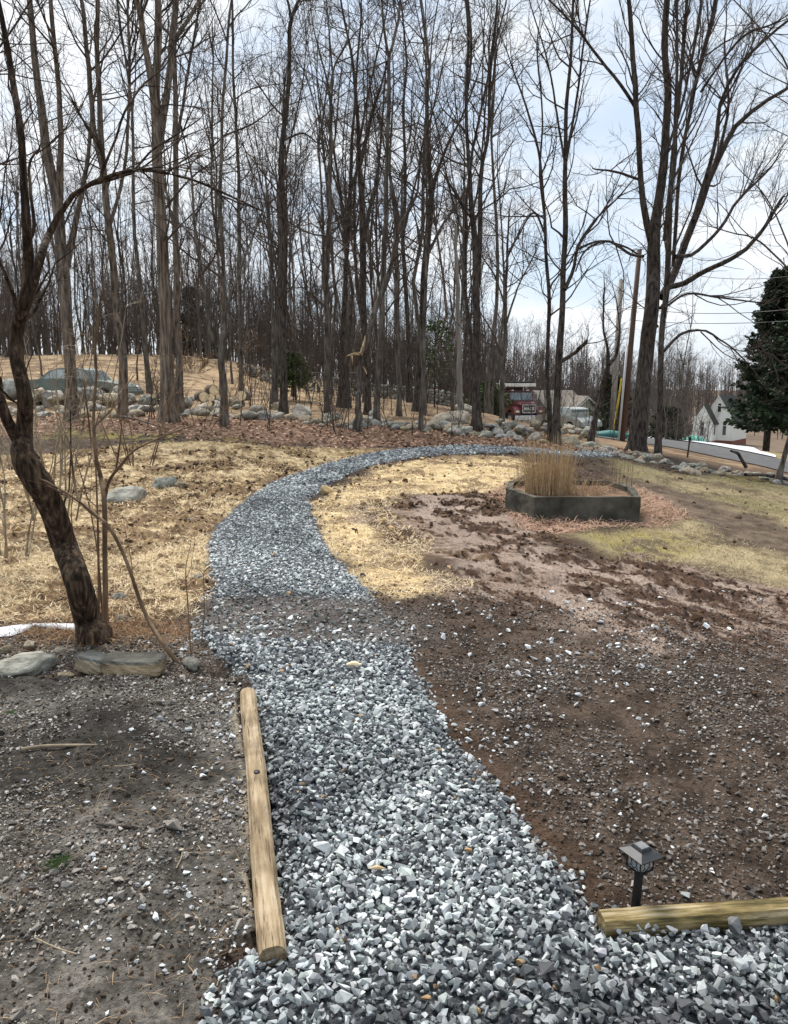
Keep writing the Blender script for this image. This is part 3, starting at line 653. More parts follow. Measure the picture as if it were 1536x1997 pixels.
def sprout(P, R, cnt, r, t0, t1, len0, len1, ang, up, wob, k, rr, rmin, tip=.35, lentaper=.6, bunch=1.0):
    """children of the polylines P (n,k,3) with radii R: cnt each"""
    n, K, _ = P.shape; idx = np.repeat(np.arange(n), cnt) if np.ndim(cnt) else np.repeat(np.arange(n), cnt)
    m = len(idx)
    if m == 0: return np.zeros((0, k, 3)), np.zeros((0, k))
    t = t0 + (t1 - t0) * r.random(m) ** bunch; f = t * (K - 1); i = np.minimum(f.astype(int), K - 2); q = (f - i)[:, None]
    p = P[idx, i] * (1 - q) + P[idx, i + 1] * q; rad = R[idx, i] * (1 - q[:, 0]) + R[idx, i + 1] * q[:, 0]
    T = P[idx, i + 1] - P[idx, i]; T /= np.linalg.norm(T, axis=1, keepdims=True) + 1e-9
    v = r.normal(0, 1, (m, 3)); v -= (v * T).sum(1, keepdims=True) * T; v /= np.linalg.norm(v, axis=1, keepdims=True) + 1e-9
    a = ang * (1 + r.normal(0, .22, m))[:, None]
    d = np.cos(a) * T + np.sin(a) * v
    Ln = r.uniform(len0, len1, m) * (1 - lentaper * (t - t0) / (t1 - t0 + 1e-9)); step = (Ln / (k - 1))[:, None]
    out = np.zeros((m, k, 3)); out[:, 0] = p
    for s in range(1, k):
        d = d + np.array([0, 0, up]) + r.normal(0, wob, (m, 3)); d /= np.linalg.norm(d, axis=1, keepdims=True)
        out[:, s] = out[:, s - 1] + d * step
    r0 = np.clip(np.minimum(rad * rr, Ln * .0085 + rmin), rmin, None)
    Rr = r0[:, None] * (1 - (1 - tip) * np.linspace(0, 1, k))[None]
    return out, np.maximum(Rr, rmin * .6)

def crown(limbs, seed, dens=1.0, l1=(1.6, 4.0), rmin=.005, t0=.25, up=.10, ang=.75, deep=True, wob=.16, k1=7, thin=1.0):
    """limbs: list of (k,4) arrays. Returns vertices, quads of all smaller branches."""
    r = np.random.default_rng(seed); parts = []
    K = 14; A = np.stack([resample(l, K, False) for l in limbs]); P, R = A[..., :3], A[..., 3]
    ln = np.linalg.norm(np.diff(P, axis=1), axis=2).sum(1)
    cnt = np.maximum((ln * 1.9 * dens).astype(int), 2)
    a, ar = sprout(P, R, cnt, r, t0, 1.0, l1[0], l1[1], ang, up, wob, k1, .55, rmin * 2.0, .3)
    parts.append(tubes(a, ar, 5))
    b, b_r = sprout(a, ar, int(round(6 * thin)), r, .15, 1.0, l1[0] * .35, l1[1] * .42, .62, up * .8, wob * 1.2, 5, .6, rmin * 1.1, .4)
    parts.append(tubes(b, b_r, 3))
    # twigs straight off the limbs
    g, gr = sprout(P, R, (ln * 1.2 * dens).astype(int) + 1, r, t0 * .5, 1.0, .4, 1.2, .95, up, wob, 4, .3, rmin, .5)
    parts.append(tubes(g, gr, 3))
    if deep:
        c, cr = sprout(b, b_r, 4, r, .2, 1.0, l1[0] * .18, l1[1] * .2, .6, up * .5, wob * 1.3, 4, .7, rmin * .85, .5)
        parts.append(tubes(c, cr, 3))
    return join(parts)

# ------------------------------------------------------------------ trees traced one by one
def limb(pts, Y, dy=0.0, ext=0.0, flare=0.0, seed=0):
    r = np.random.default_rng(abs(seed + int(pts[0][0] * 7 + pts[0][1]))); n = len(pts); out = []
    for i, (px, py, wd) in enumerate(pts):
        f = i / max(n - 1, 1); y = Y + dy * f + (r.normal(0, .12) if 0 < i else 0)
        p = at(px, py, y); out.append([*p, wd / 2 * m_per_px(px, py, y)])
    if flare:
        g = hz_(out[0][0], out[0][1]); b = list(out[0]); h1 = list(out[0])
        out[0][2] = max(g, min(out[0][2], g + .15)) + .02
        b[2] = g - .35; b[3] = out[0][3] * flare * 1.15; d = out[0][3]
        out[0][3] = d * flare
        f_ = min(.4, .30 / max(out[1][2] - out[0][2], .01)); q = np.array(out[0]) * (1 - f_) + np.array(out[1]) * f_; q[3] = d * (1 + (flare - 1) * .32)
        out = [b, out[0], list(q)] + out[1:]
    if ext:
        a, b = np.array(out[-2]), np.array(out[-1]); d = b[:3] - a[:3]; d[2] = abs(d[2]); d /= np.linalg.norm(d); r0 = b[3]
        for k in range(1, 4):
            d = d + np.array([r.normal(0, .08), r.normal(0, .08), .12]); d /= np.linalg.norm(d)
            q = np.array([*(np.array(out[-1][:3]) + d * ext / 3), r0 * (1 - .27 * k)]); out.append(list(q))
    return np.array(out)

def hero(label, base, mat, limbs, seed, group=None, dens=1.0, sides=14, kw=None, cat='tree', twig='twig', name='bare_tree', flare=1.45, kpts=34, rough=.05, grow=None, ridge=0.05, slim=.80):
    """limbs: [(points, Y, dy, ext)]; the first is the trunk"""
    L3 = [limb(p, Y, dy, ext, flare if i == 0 else 0, seed) for i, (p, Y, dy, ext) in enumerate(limbs)]
    loc = L3[0][1][:3].copy()
    th = thing(name, label, cat, loc, group=group)
    parts = []
    for i, l in enumerate(L3):
        k = kpts if i == 0 else 18
        q = resample(l, k)
        rr = np.random.default_rng(seed + i); amp = np.minimum(q[:, 3:4] * .5, .05)
        s_ = np.linspace(0, 1, k)[:, None] * [9, 11, 8] + rr.uniform(0, 9, 3); q[:, :3] += (np.sin(s_ * 2.1) + .6 * np.sin(s_ * 4.7)) * amp * .45 * [1, 1, 0] * np.minimum(np.arange(k) / 6, 1)[:, None]; q[:, 3] *= slim
        parts.append(tubes(q[None, :, :3], q[None, :, 3], sides if i == 0 else max(8, sides - 4), rough, seed + i, ridge if i == 0 else 0))
    V, F = join(parts); link('trunk', mesh_np('trunk', V - loc, F, None, True), mat, th)
    kw = dict(kw or {}); src = [l for i, l in enumerate(L3) if (grow is None or i in grow)]
    V, F = crown(src, seed, dens, **kw); link('crown', mesh_np('crown', V - loc, F), M[twig], th)
    return th

BB, BG, BD, BS = M['bark_brown'], M['bark_grey'], M['bark_dark'], M['bark_shag']
up_kw = dict(ang=.92, up=.07, l1=(1.2, 3.8), t0=.3, rmin=.0042)
HT = [
 ('tall rough barked tree at the left standing in front of the parked green sedan', BB,
  [([(140, 828, 29), (137, 720, 27), (128, 600, 27), (118, 470, 27), (112, 400, 26), (92, 290, 22), (72, 160, 17), (58, 20, 14), (52, -60, 12)], 24.5, .6, 5),
   ([(128, 520, 20), (150, 420, 13), (168, 330, 10), (176, 250, 8)], 24.8, 1.5, 4), ([(116, 390, 18), (118, 260, 13), (110, 120, 11), (98, 0, 10)], 24.8, -1, 5)]),
 ('straight mottled grey trunk just right of the parked sedan, leaning slightly left', BB,
  [([(240, 822, 22), (238, 700, 20), (228, 600, 18), (218, 480, 17), (206, 400, 16), (198, 300, 15), (194, 180, 12), (189, 60, 11), (186, -50, 9)], 25, .3, 4),
   ([(200, 330, 13), (182, 250, 12), (172, 120, 11), (158, 0, 9)], 25, 1, 4), ([(214, 440, 9), (240, 340, 8), (252, 200, 7), (250, 60, 6), (248, -20, 5)], 25, 1.6, 3)]),
 ('thickest shaggy barked tree left of centre, splitting into three stems high up', BS,
  [([(328, 814, 40), (326, 720, 32), (322, 600, 28), (316, 480, 27), (310, 380, 25), (306, 280, 24), (305, 190, 20), (308, 90, 17), (306, 0, 15), (305, -60, 14)], 23.8, .4, 5),
   ([(304, 240, 18), (292, 140, 16), (275, 50, 14), (262, -20, 12)], 24, -1, 4), ([(310, 290, 18), (325, 180, 17), (338, 70, 16), (345, -30, 13)], 24.2, 1.4, 4),
   ([(338, 80, 10), (365, 40, 9), (395, -10, 8)], 24.8, .8, 3)]),
 ('dark trunk standing close behind the thick shaggy tree', BB,
  [([(350, 800, 19), (347, 680, 16), (345, 540, 15), (341, 400, 14), (343, 260, 12), (341, 120, 11), (338, -20, 9)], 26.5, .3, 4), ([(341, 300, 8), (360, 180, 7), (380, 60, 6)], 26.6, 1, 3)]),
 ('tree with a low fork and an outward left arm beside the cut logs', BG,
  [([(437, 838, 19), (435, 760, 17), (430, 700, 16), (438, 620, 11), (436, 520, 10), (428, 420, 9), (432, 300, 8), (436, 180, 7), (446, 40, 6)], 23, .4, 3),
   ([(427, 695, 11), (408, 640, 9), (398, 560, 8), (385, 490, 7), (378, 420, 6), (372, 340, 5)], 23, -1.2, 2), ([(434, 640, 8), (455, 560, 6), (490, 470, 5), (515, 400, 4)], 23, 1.5, 2),
   ([(431, 500, 7), (414, 400, 6), (413, 260, 5), (415, 120, 4)], 23.2, .8, 2)]),
 ('slim straight tree between the forked tree and the log lying on the boulders', BG,
  [([(470, 770, 12), (469, 680, 11), (467, 560, 10), (466, 420, 9), (462, 280, 7), (455, 140, 6), (452, 0, 5)], 33, 0, 2)]),
 ('pale grey flared trunk on the brown slope left of the small green pine', BG,
  [([(534, 782, 17), (537, 700, 12), (543, 600, 11), (547, 480, 9), (545, 360, 7), (552, 220, 6)], 33, 0, 3), ([(545, 560, 6), (530, 470, 5), (522, 380, 4)], 33, 1, 2)]),
 ('tall tree left of the small green pine, curving right near the top of the picture', BD,
  [([(552, 795, 18), (553, 700, 17), (552, 600, 16), (554, 480, 15), (552, 380, 14), (549, 290, 13), (559, 200, 11), (563, 100, 10), (568, 40, 9), (592, -20, 6)], 28.5, .2, 3),
   ([(567, 40, 7), (560, 0, 6), (540, -40, 5)], 28.7, .6, 3), ([(550, 275, 5), (590, 260, 4), (620, 280, 3)], 28.6, 1, .5), ([(558, 230, 5), (535, 210, 4), (500, 160, 3)], 28.6, -1.2, .8)]),
 ('tall forked tree rising in front of the far stone wall', BG,
  [([(638, 806, 14), (637, 700, 13), (637, 560, 13), (641, 420, 11), (645, 320, 9), (644, 220, 8), (640, 170, 7)], 28.5, .2, 0),
   ([(642, 180, 6), (652, 130, 5), (672, 90, 5), (680, 60, 4)], 28.7, .8, 1.5), ([(641, 170, 5), (625, 110, 4), (612, 60, 3)], 28.7, -.8, 1.5), ([(637, 340, 7), (654, 260, 5), (660, 180, 4)], 28.7, 1.4, 2)]),
 ('dark tree with flared foot close in front of the far stone wall', BD,
  [([(670, 782, 26), (667, 720, 13), (669, 620, 12), (676, 500, 11), (682, 400, 10), (684, 300, 8), (692, 200, 6), (700, 80, 5)], 34, .2, 3), ([(682, 380, 7), (704, 300, 5), (730, 200, 4)], 34, 1, 3)]),
 ('storm snapped tree with pale splintered break above its stump, left of the paired trunks', BG,
  [([(697, 836, 17), (699, 780, 14), (702, 730, 13), (705, 690, 14)], 24.5, 0, 0),
   ([(706, 690, 12), (716, 660, 12), (730, 610, 13), (748, 560, 12), (764, 510, 11), (774, 460, 10), (790, 420, 8), (812, 380, 6), (820, 300, 5)], 24.6, 1.2, 2),
   ([(772, 480, 7), (782, 420, 6), (785, 330, 5), (800, 260, 4)], 25.2, .6, 2)]),
 ('smooth tall trunk right of the snapped tree, forking near the top of the picture', BG,
  [([(735, 812, 15), (738, 720, 15), (744, 620, 14), (749, 500, 13), (752, 380, 11), (756, 280, 9), (757, 180, 9), (758, 100, 8)], 27, .2, 0),
   ([(757, 110, 7), (748, 50, 6), (741, -30, 5)], 27.2, -.6, 3), ([(759, 110, 7), (774, 50, 7), (780, 5, 6)], 27.2, .8, 1), ([(757, 118, 4), (715, 135, 3), (650, 145, 2)], 27.2, 1, .2)]),
 ('dark trunk behind the snapped tree, with several ascending arms', BD,
  [([(716, 800, 16), (714, 700, 16), (708, 560, 16), (706, 440, 15), (702, 330, 12), (696, 220, 9), (686, 120, 7), (668, 20, 5)], 31, .2, 3),
   ([(708, 470, 11), (722, 400, 9), (738, 330, 7), (744, 240, 5), (750, 170, 4)], 31, 1.2, 3), ([(704, 320, 8), (722, 240, 5), (745, 160, 4)], 31, -1, 2)]),
 ('thin twiggy tree left of the stout dark trunk with the flared foot', BG,
  [([(778, 800, 12), (776, 700, 11), (774, 560, 9), (770, 430, 8), (760, 320, 6), (765, 210, 4)], 30, .2, 3)]),
 ('stout dark trunk right of centre with flared foot, sweeping up to the right', BD,
  [([(816, 786, 24), (818, 720, 17), (822, 620, 17), (829, 520, 17), (838, 430, 16), (842, 370, 12), (858, 320, 8), (878, 270, 6), (900, 230, 5)], 33, .2, 4),
   ([(840, 400, 10), (836, 320, 8), (833, 230, 6), (830, 120, 4)], 33, -1, 3), ([(832, 500, 8), (862, 440, 6), (890, 400, 5)], 33, 1.6, 2)]),
 ('thin young tree in front of the low boulders, left of the big flat rock', BG,
  [([(820, 842, 11), (823, 760, 9), (826, 660, 8), (830, 560, 7), (832, 440, 6), (830, 300, 5), (831, 160, 4), (830, 40, 3)], 25, .2, 3)]),
 ('tall double stemmed tree in front of the boulders left of the red dump truck', BD,
  [([(930, 822, 22), (928, 740, 19), (928, 640, 18), (929, 540, 17), (925, 450, 15), (917, 390, 12), (912, 300, 9), (909, 180, 8), (914, 80, 7), (905, -20, 6)], 25.5, .2, 3),
   ([(931, 560, 14), (936, 450, 12), (938, 340, 10), (952, 250, 8), (956, 140, 8), (966, 40, 6)], 25.7, 1, 3), ([(908, 200, 6), (918, 120, 6), (916, 40, 6), (908, -40, 5)], 25.7, -.8, 2)]),
 ('dead pale barked trunk left of the double stemmed tree', M['pole_grey'],
  [([(898, 800, 14), (895, 700, 12), (893, 600, 11), (890, 520, 9), (888, 440, 6)], 32, 0, 0)]),
 ('slim tree directly left of the red dump truck cab', BG,
  [([(977, 830, 13), (980, 740, 12), (984, 650, 10), (986, 580, 8), (988, 500, 6), (992, 430, 4)], 27.5, .2, 1), ([(984, 640, 6), (1010, 560, 4), (1040, 500, 3)], 27.5, 1, 1), ([(986, 600, 5), (965, 540, 4), (940, 500, 3)], 27.5, -1, 1)]),
 ('slender left stem of the pair growing behind the dry ornamental grass', BD,
  [([(1072, 872, 12), (1070, 760, 11), (1066, 700, 9), (1070, 600, 9), (1066, 500, 8), (1060, 400, 7), (1050, 300, 6), (1030, 220, 5), (1005, 150, 4)], 25.5, .2, 2),
   ([(1060, 410, 6), (1052, 330, 5), (1058, 230, 4), (1048, 120, 4)], 25.6, .8, 2), ([(1064, 460, 5), (1040, 415, 5), (1005, 470, 4), (980, 520, 3)], 25.6, -.6, 0)]),
 ('thicker stem of the pair behind the dry ornamental grass, broken limb on its right', BD,
  [([(1085, 880, 20), (1084, 780, 17), (1092, 680, 17), (1097, 600, 14), (1099, 500, 13), (1101, 400, 12), (1103, 300, 10), (1106, 200, 9), (1113, 90, 7), (1118, -20, 6)], 25, .2, 3),
   ([(1094, 705, 11), (1118, 690, 9), (1137, 672, 9), (1145, 664, 6)], 25, -.4, 0), ([(1101, 565, 10), (1120, 520, 8), (1126, 480, 7), (1160, 430, 5), (1200, 390, 4), (1235, 350, 3)], 25, 1.2, 1),
   ([(1104, 310, 8), (1120, 220, 6), (1135, 110, 5), (1150, 0, 4)], 25, -1.2, 3), ([(1103, 330, 6), (1085, 220, 5), (1068, 120, 4), (1040, 30, 3)], 25, .9, 2), ([(1127, 485, 6), (1170, 470, 5), (1215, 480, 5), (1252, 500, 4)], 25.4, .6, .3)]),
 ('crooked dark small tree leaning right between the car and the utility pole', BD,
  [([(1152, 862, 15), (1164, 800, 12), (1172, 760, 11), (1186, 712, 11), (1184, 680, 7), (1176, 640, 5), (1178, 580, 4)], 28, .2, 1), ([(1187, 712, 9), (1202, 690, 8), (1208, 640, 4), (1202, 590, 3)], 28, .6, 1)]),
 ('massive dark maple at the right with many fanning limbs, beside the brown utility pole', BD,
  [([(1240, 880, 36), (1252, 780, 34), (1261, 690, 32), (1270, 600, 31), (1272, 520, 30), (1276, 460, 26), (1286, 390, 20), (1296, 300, 18), (1300, 200, 16), (1296, 110, 14), (1303, -20, 13)], 24, .3, 4),
   ([(1272, 480, 17), (1256, 410, 14), (1248, 330, 12), (1242, 240, 12), (1236, 120, 11), (1228, 40, 10), (1222, -30, 8)], 24.2, -1.0, 4),
   ([(1242, 215, 8), (1210, 165, 7), (1165, 110, 6), (1120, 50, 5), (1070, 0, 4)], 24, -1.2, 1.5), ([(1246, 350, 6), (1200, 335, 5), (1160, 330, 3)], 24, -1, .3),
   ([(1290, 580, 19), (1312, 540, 16), (1338, 470, 16), (1362, 410, 15), (1382, 350, 13), (1410, 290, 11), (1440, 240, 10), (1490, 200, 8), (1545, 165, 7)], 24.3, 1.6, 3),
   ([(1352, 430, 11), (1372, 360, 9), (1395, 280, 8), (1405, 200, 7), (1440, 130, 7), (1500, 70, 6), (1550, 30, 5)], 24.8, -1.2, 2),
   ([(1362, 405, 9), (1388, 330, 8), (1412, 260, 7), (1420, 180, 5), (1412, 90, 4)], 24.8, 1.6, 2),
   ([(1300, 560, 13), (1332, 553, 12), (1372, 530, 11), (1410, 512, 10), (1450, 490, 9), (1485, 450, 8), (1520, 395, 7)], 24, -1.4, .3),
   ([(1280, 640, 12), (1262, 600, 9), (1290, 600, 9), (1300, 575, 9)], 24, .2, 0),
   ([(1318, 500, 9), (1352, 495, 8), (1400, 450, 7), (1440, 390, 6), (1500, 330, 4)], 24.2, 1, 1),
   ([(1312, 520, 8), (1318, 430, 8), (1326, 330, 8), (1338, 250, 8), (1365, 130, 9), (1392, 20, 10), (1398, -40, 9)], 24.4, .8, 3),
   ([(1296, 470, 8), (1304, 380, 8), (1316, 270, 8), (1326, 160, 8), (1336, 60, 8), (1340, -30, 6)], 24.4, -.8, 3),
   ([(1302, 290, 6), (1330, 200, 6), (1350, 110, 6), (1368, 0, 5)], 24.4, 1.4, 2), ([(1366, 180, 6), (1400, 130, 5), (1450, 70, 5), (1500, 50, 4)], 24.6, -1, 1),
   ([(1254, 500, 7), (1230, 496, 6), (1205, 480, 6), (1180, 470, 5), (1140, 490, 4), (1122, 530, 3)], 24, 1.2, .0)]),
 ('slimmer trunk standing directly right of the massive maple', BD,
  [([(1282, 893, 14), (1285, 800, 12), (1290, 720, 12), (1291, 640, 12), (1300, 560, 13), (1303, 460, 12), (1308, 380, 11), (1316, 300, 9), (1318, 180, 7), (1320, 60, 6)], 22.5, .2, 3),
   ([(1290, 690, 7), (1330, 650, 6), (1375, 645, 5), (1400, 660, 4), (1440, 690, 3), (1500, 760, 2)], 22.5, -1.4, .0), ([(1296, 600, 5), (1340, 573, 5), (1400, 580, 4), (1480, 590, 3)], 22.5, .8, .3)]),
]
for i, (lab, mat, limbs) in enumerate(HT):
    big = 'maple' in lab and 'massive' in lab
    kw = dict(up_kw); dens = .8
    if big: kw.update(l1=(1.2, 3.6), ang=.62, up=.11); dens = .95
    if 'dead pale' in lab: kw.update(l1=(.5, 1.0)); dens = .4
    if 'crooked' in lab: kw.update(l1=(.8, 2.0)); dens = .8
    hero(lab, None, mat, limbs, 100 + i * 7, 'tall bare trees along the boulder wall' if i < 20 else None, dens, 20, kw, kpts=60, slim=.88 if big else .80)
# pale splinters of the snapped tree
_t = [o for o in COL.objects if o.get('label', '').startswith('storm snapped')][0]
for pts in ([(702, 690, 7), (690, 690, 6), (676, 694, 2)], [(704, 692, 8), (709, 672, 6), (712, 655, 2)], [(686, 692, 2), (687, 704, 1.5), (687, 712, 1)], [(708, 715, 2), (712, 722, 3), (715, 730, 1)]):
    q = resample(limb(pts, 24.3), 5); V, F = tubes(q[None, :, :3], q[None, :, 3], 5)
    link('splinter', mesh_np('splinter', V - np.array(_t.location), F), M['splinter'], _t)

# the leaning tree in the left foreground
g0 = ground_at(185, 1252); Yh = g0[1]
hero_limbs = [
 ([(190, 1250, 74), (172, 1200, 68), (150, 1130, 64), (118, 1060, 62), (95, 990, 62), (72, 935, 66), (52, 890, 58), (50, 840, 42), (47, 770, 36), (36, 700, 34), (34, 645, 34), (44, 590, 32), (52, 520, 27), (52, 440, 22), (44, 340, 18), (38, 240, 17), (22, 130, 15), (2, 30, 13), (-18, -60, 11)], Yh, .1, .8),
 ([(62, 900, 44), (30, 850, 30), (8, 800, 26), (-12, 740, 24), (-30, 650, 20)], Yh, -.3, .8),
 ([(44, 600, 26), (62, 560, 22), (80, 500, 19), (98, 450, 17), (122, 410, 15), (150, 372, 12), (195, 350, 11), (232, 338, 10), (262, 331, 10), (300, 333, 8), (340, 342, 7), (380, 352, 7), (440, 378, 6), (508, 410, 4)], Yh, .5, .0),
 ([(196, 350, 9), (201, 310, 8), (192, 285, 7), (170, 250, 6), (140, 198, 4)], Yh + .25, -.2, .0),
 ([(203, 325, 7), (225, 270, 6), (245, 215, 6), (275, 170, 5), (318, 132, 4)], Yh + .25, .3, .2),
 ([(262, 331, 6), (300, 290, 5), (340, 265, 4), (385, 235, 3)], Yh + .35, .2, .1), ([(250, 333, 5), (230, 322, 5), (330, 310, 4), (390, 303, 2)][0:1] + [(310, 325, 4), (350, 310, 3), (390, 303, 2)], Yh + .35, -.1, .0),
 ([(50, 480, 12), (66, 440, 9), (56, 330, 7), (75, 290, 4)], Yh, .2, .2), ([(40, 620, 14), (20, 560, 9), (-5, 500, 8), (-30, 430, 6)], Yh, -.2, .3)]
hero('dark leaning tree in the left foreground, rooted beside the snow patch', None, M['bark_hero'], hero_limbs, 55, None, .9, 56,
     dict(l1=(.5, 1.3), rmin=.0016, t0=.35, ang=.7, up=.08, wob=.2, deep=True), flare=1.2, kpts=150, rough=.01, ridge=.07, slim=.76, twig='bark_hero')

def sapling(label, stems, seed, mat='twig_tan', kw=None, dens=1.0, cat='sapling', name='sapling', flare=1.1, loc=None, kk=20, crown_on=True):
    L3 = [limb(p, Y, dy, ext, 0, seed) for i, (p, Y, dy, ext) in enumerate(stems)]
    for l in L3[:1] if len(stems) < 5 else L3: l[0, :3] += (l[0, :3] - l[1, :3]) * .08
    loc = L3[0][1][:3].copy(); th = thing(name, label, cat, loc)
    for i, l in enumerate(L3):
        q = resample(l, kk); V, F = tubes(q[None, :, :3], q[None, :, 3], 8); st = link('stem', mesh_np('stem', V - loc, F, None, True), M[mat], th)
        V, F = crown([l], seed + i, dens, **(kw or dict(l1=(.25, .7), rmin=.0012, t0=.3, ang=.6, up=.06, wob=.15, deep=False)))
        link('twigs', mesh_np('twigs', V - loc, F), M[mat], st)
    return th
M['stem_brown'] = material('stem_brown', (.09, .055, .032), (.22, .145, .085), 14, (1, 1, .3), .8)
Y1 = ground_at(200, 1230)[1]
sapling('upright sapling growing against the foot of the leaning tree', [([(206, 1222, 12), (205, 1150, 11), (204, 1060, 10), (203, 975, 10), (196, 930, 9), (185, 880, 7), (182, 800, 6), (188, 735, 5), (186, 660, 4), (200, 560, 3), (215, 480, 2)], Y1, 0, .2),
   ([(204, 972, 7), (214, 935, 6), (240, 902, 6), (262, 878, 4), (320, 850, 3), (380, 828, 2)], Y1, -.3, 0), ([(226, 915, 4), (234, 860, 3), (237, 815, 2), (238, 720, 2)], Y1, -.2, .1), ([(184, 900, 5), (176, 850, 4), (165, 760, 3), (150, 680, 2)], Y1, .2, .2)], 61, 'stem_brown', dens=.7)
g = ground_at(342, 1292)
sapling('long thin stem arching left across the leaning tree from beside the path', [([(345, 1292, 10), (322, 1262, 9), (290, 1212, 8), (272, 1170, 8), (252, 1110, 7), (232, 1062, 7), (208, 1022, 7), (180, 1000, 6), (150, 975, 5), (110, 950, 4), (70, 930, 3), (30, 925, 2)], g[1], .3, .1),
   ([(154, 980, 5), (143, 930, 5), (136, 870, 4), (118, 820, 3), (108, 760, 2)], g[1] + .2, .1, .2)], 62, 'stem_brown', dens=.5)
Y2 = ground_at(195, 1225)[1]
sapling('thin straight shoot between the leaning tree and the upright sapling', [([(192, 1215, 6), (192, 1120, 5), (190, 1010, 4), (186, 900, 3)], Y2 + .1, 0, .1), ([(200, 1210, 4), (190, 1080, 3), (172, 980, 2), (150, 900, 2)], Y2, .1, .1)], 63, 'stem_brown', dens=.5)
sapling('two wiry shoots at the edge of the path above the flat stones', [([(372, 1275, 3), (366, 1180, 2.5), (362, 1110, 2), (372, 1060, 1.5)], ground_at(372, 1275)[1], 0, .02), ([(392, 1260, 3), (398, 1190, 2), (396, 1120, 1.5)], ground_at(372, 1275)[1] + .1, 0, .02)], 64, 'stem_brown', dens=.4)
def shrub(label, px, py, n, hpx, spread, seed, mat='twig_tan', wpx=4, lean=0, cat='shrub', dY=0.0, dens=.8, kw=None):
    r = random.Random(seed); g = ground_at(px, py); Y = g[1] + dY; st = []
    for i in range(n):
        a = r.uniform(-1, 1); h = hpx * r.uniform(.55, 1.0); bx = px + a * spread * .3 + r.uniform(-4, 4)
        pts = [(bx, py + r.uniform(-2, 2), wpx * r.uniform(.7, 1.2))]
        cx = bx
        for k in range(1, 6):
            cx += a * spread / 6 + lean / 5 + r.uniform(-9, 9) * hpx / 350; pts.append((cx, py - h * k / 5, wpx * (1 - k * .15)))
        st.append((pts, Y + r.uniform(-.2, .2) * Y / 6, r.uniform(-.5, .5) * Y / 8, 0))
    return sapling(label, st, seed, mat, kw, dens, cat, 'shrub', kk=12)
shrub('pale tangled shrub of light brown shoots reaching up over the parked sedan', 108, 1010, 11, 420, 150, 71, dY=-1.2, wpx=4.5, dens=1.3, kw=dict(l1=(.35, 1.0), rmin=.0018, t0=.25, ang=.75, up=.03, wob=.25, deep=False))
shrub('pale shrub shoots crossing the left edge of the picture', 20, 1080, 7, 420, 110, 72, dY=-1.0, wpx=4, dens=1.0, kw=dict(l1=(.3, .8), rmin=.0018, t0=.25, ang=.7, up=.03, wob=.25, deep=False))
shrub('brown wiry shrub in front of the straight mottled trunk', 270, 905, 6, 260, 130, 73, 'stem_brown', dY=-2, wpx=3, dens=1.0, kw=dict(l1=(.4, 1.2), rmin=.003, t0=.2, ang=.6, up=.05, wob=.2, deep=False))
shrub('low dry shrub at the foot of the thick shaggy tree', 395, 838, 7, 110, 90, 74, 'stem_brown', wpx=1.6, dens=.8, kw=dict(l1=(.4, 1.1), rmin=.005, t0=.2, ang=.5, up=.05, wob=.2, deep=False))
shrub('leafless bush on the slope above the cut logs', 378, 726, 18, 34, 60, 75, 'stem_brown', wpx=.9, dens=1.5, kw=dict(l1=(.5, 1.2), rmin=.01, t0=.2, ang=.5, up=.1, wob=.2, deep=False))
shrub('slim leafless bush between the slim straight tree and the small green pine', 495, 800, 5, 150, 40, 76, 'stem_brown', wpx=1.8, dens=.8, kw=dict(l1=(.5, 1.2), rmin=.006, t0=.2, ang=.5, up=.1, wob=.2, deep=False))
shrub('reddish leafless bush across the road in front of the white chapel', 1320, 848, 22, 40, 60, 77, 'stem_brown', wpx=.8, dens=1.6, kw=dict(l1=(.8, 1.8), rmin=.018, t0=.2, ang=.5, up=.1, wob=.2, deep=False))
shrub('bare bush in front of the house behind the parked silver car', 1085, 832, 12, 60, 40, 78, 'stem_brown', wpx=1, dens=1.2, kw=dict(l1=(.8, 1.6), rmin=.012, t0=.2, ang=.5, up=.1, wob=.2, deep=False))

# ------------------------------------------------------------------ the wood behind: a few kinds of tree, copied
def forest_tree(seed, Ht, r0, dens=1.0, l1=(1.2, 3.4), fork=True, sides=8, deep=True, bare=.35, rmin=.0075):
    r = np.random.default_rng(seed); k = 9
    r0 *= .68; z = np.linspace(-.4, Ht, k); off = np.cumsum(r.normal(0, Ht * .012, (k, 2)), 0); off[0] = off[1] = 0
    lean = r.normal(0, .03, 2)
    tr = np.stack([off[:, 0] + lean[0] * z, off[:, 1] + lean[1] * z, z, r0 * (1 - .86 * (z / Ht).clip(0, 1) ** 1.1)], 1); tr[0, 3] = r0 * 1.6; 
    L = [tr]
    for j in range(int(r.integers(1, 4)) if fork else 1):
        i = int(r.integers(3, 6)); p = tr[i]; a = r.uniform(0, 6.28); d = np.array([math.cos(a) * .28, math.sin(a) * .28, 1.0]); pts = [list(p[:3]) + [p[3] * .65]]
        q = p[:3].copy(); ln = (Ht - p[2]) * r.uniform(.7, .95)
        for s in range(5):
            d = d + np.array([r.normal(0, .07), r.normal(0, .07), .12]); d /= np.linalg.norm(d); q = q + d * ln / 5; pts.append([*q, p[3] * .65 * (1 - .17 * (s + 1))])
        L.append(np.array(pts))
    parts = []
    for l in L:
        q = resample(l, 12); parts.append(tubes(q[None, :, :3], q[None, :, 3], sides, .03, seed))
    tv, tf = join(parts)
    cv, cf = crown(L, seed + 1, dens * .58, l1=l1, rmin=rmin, t0=bare, up=.065, ang=.95, deep=deep, wob=.17, k1=5, thin=.7)
    return tv, tf, cv, cf
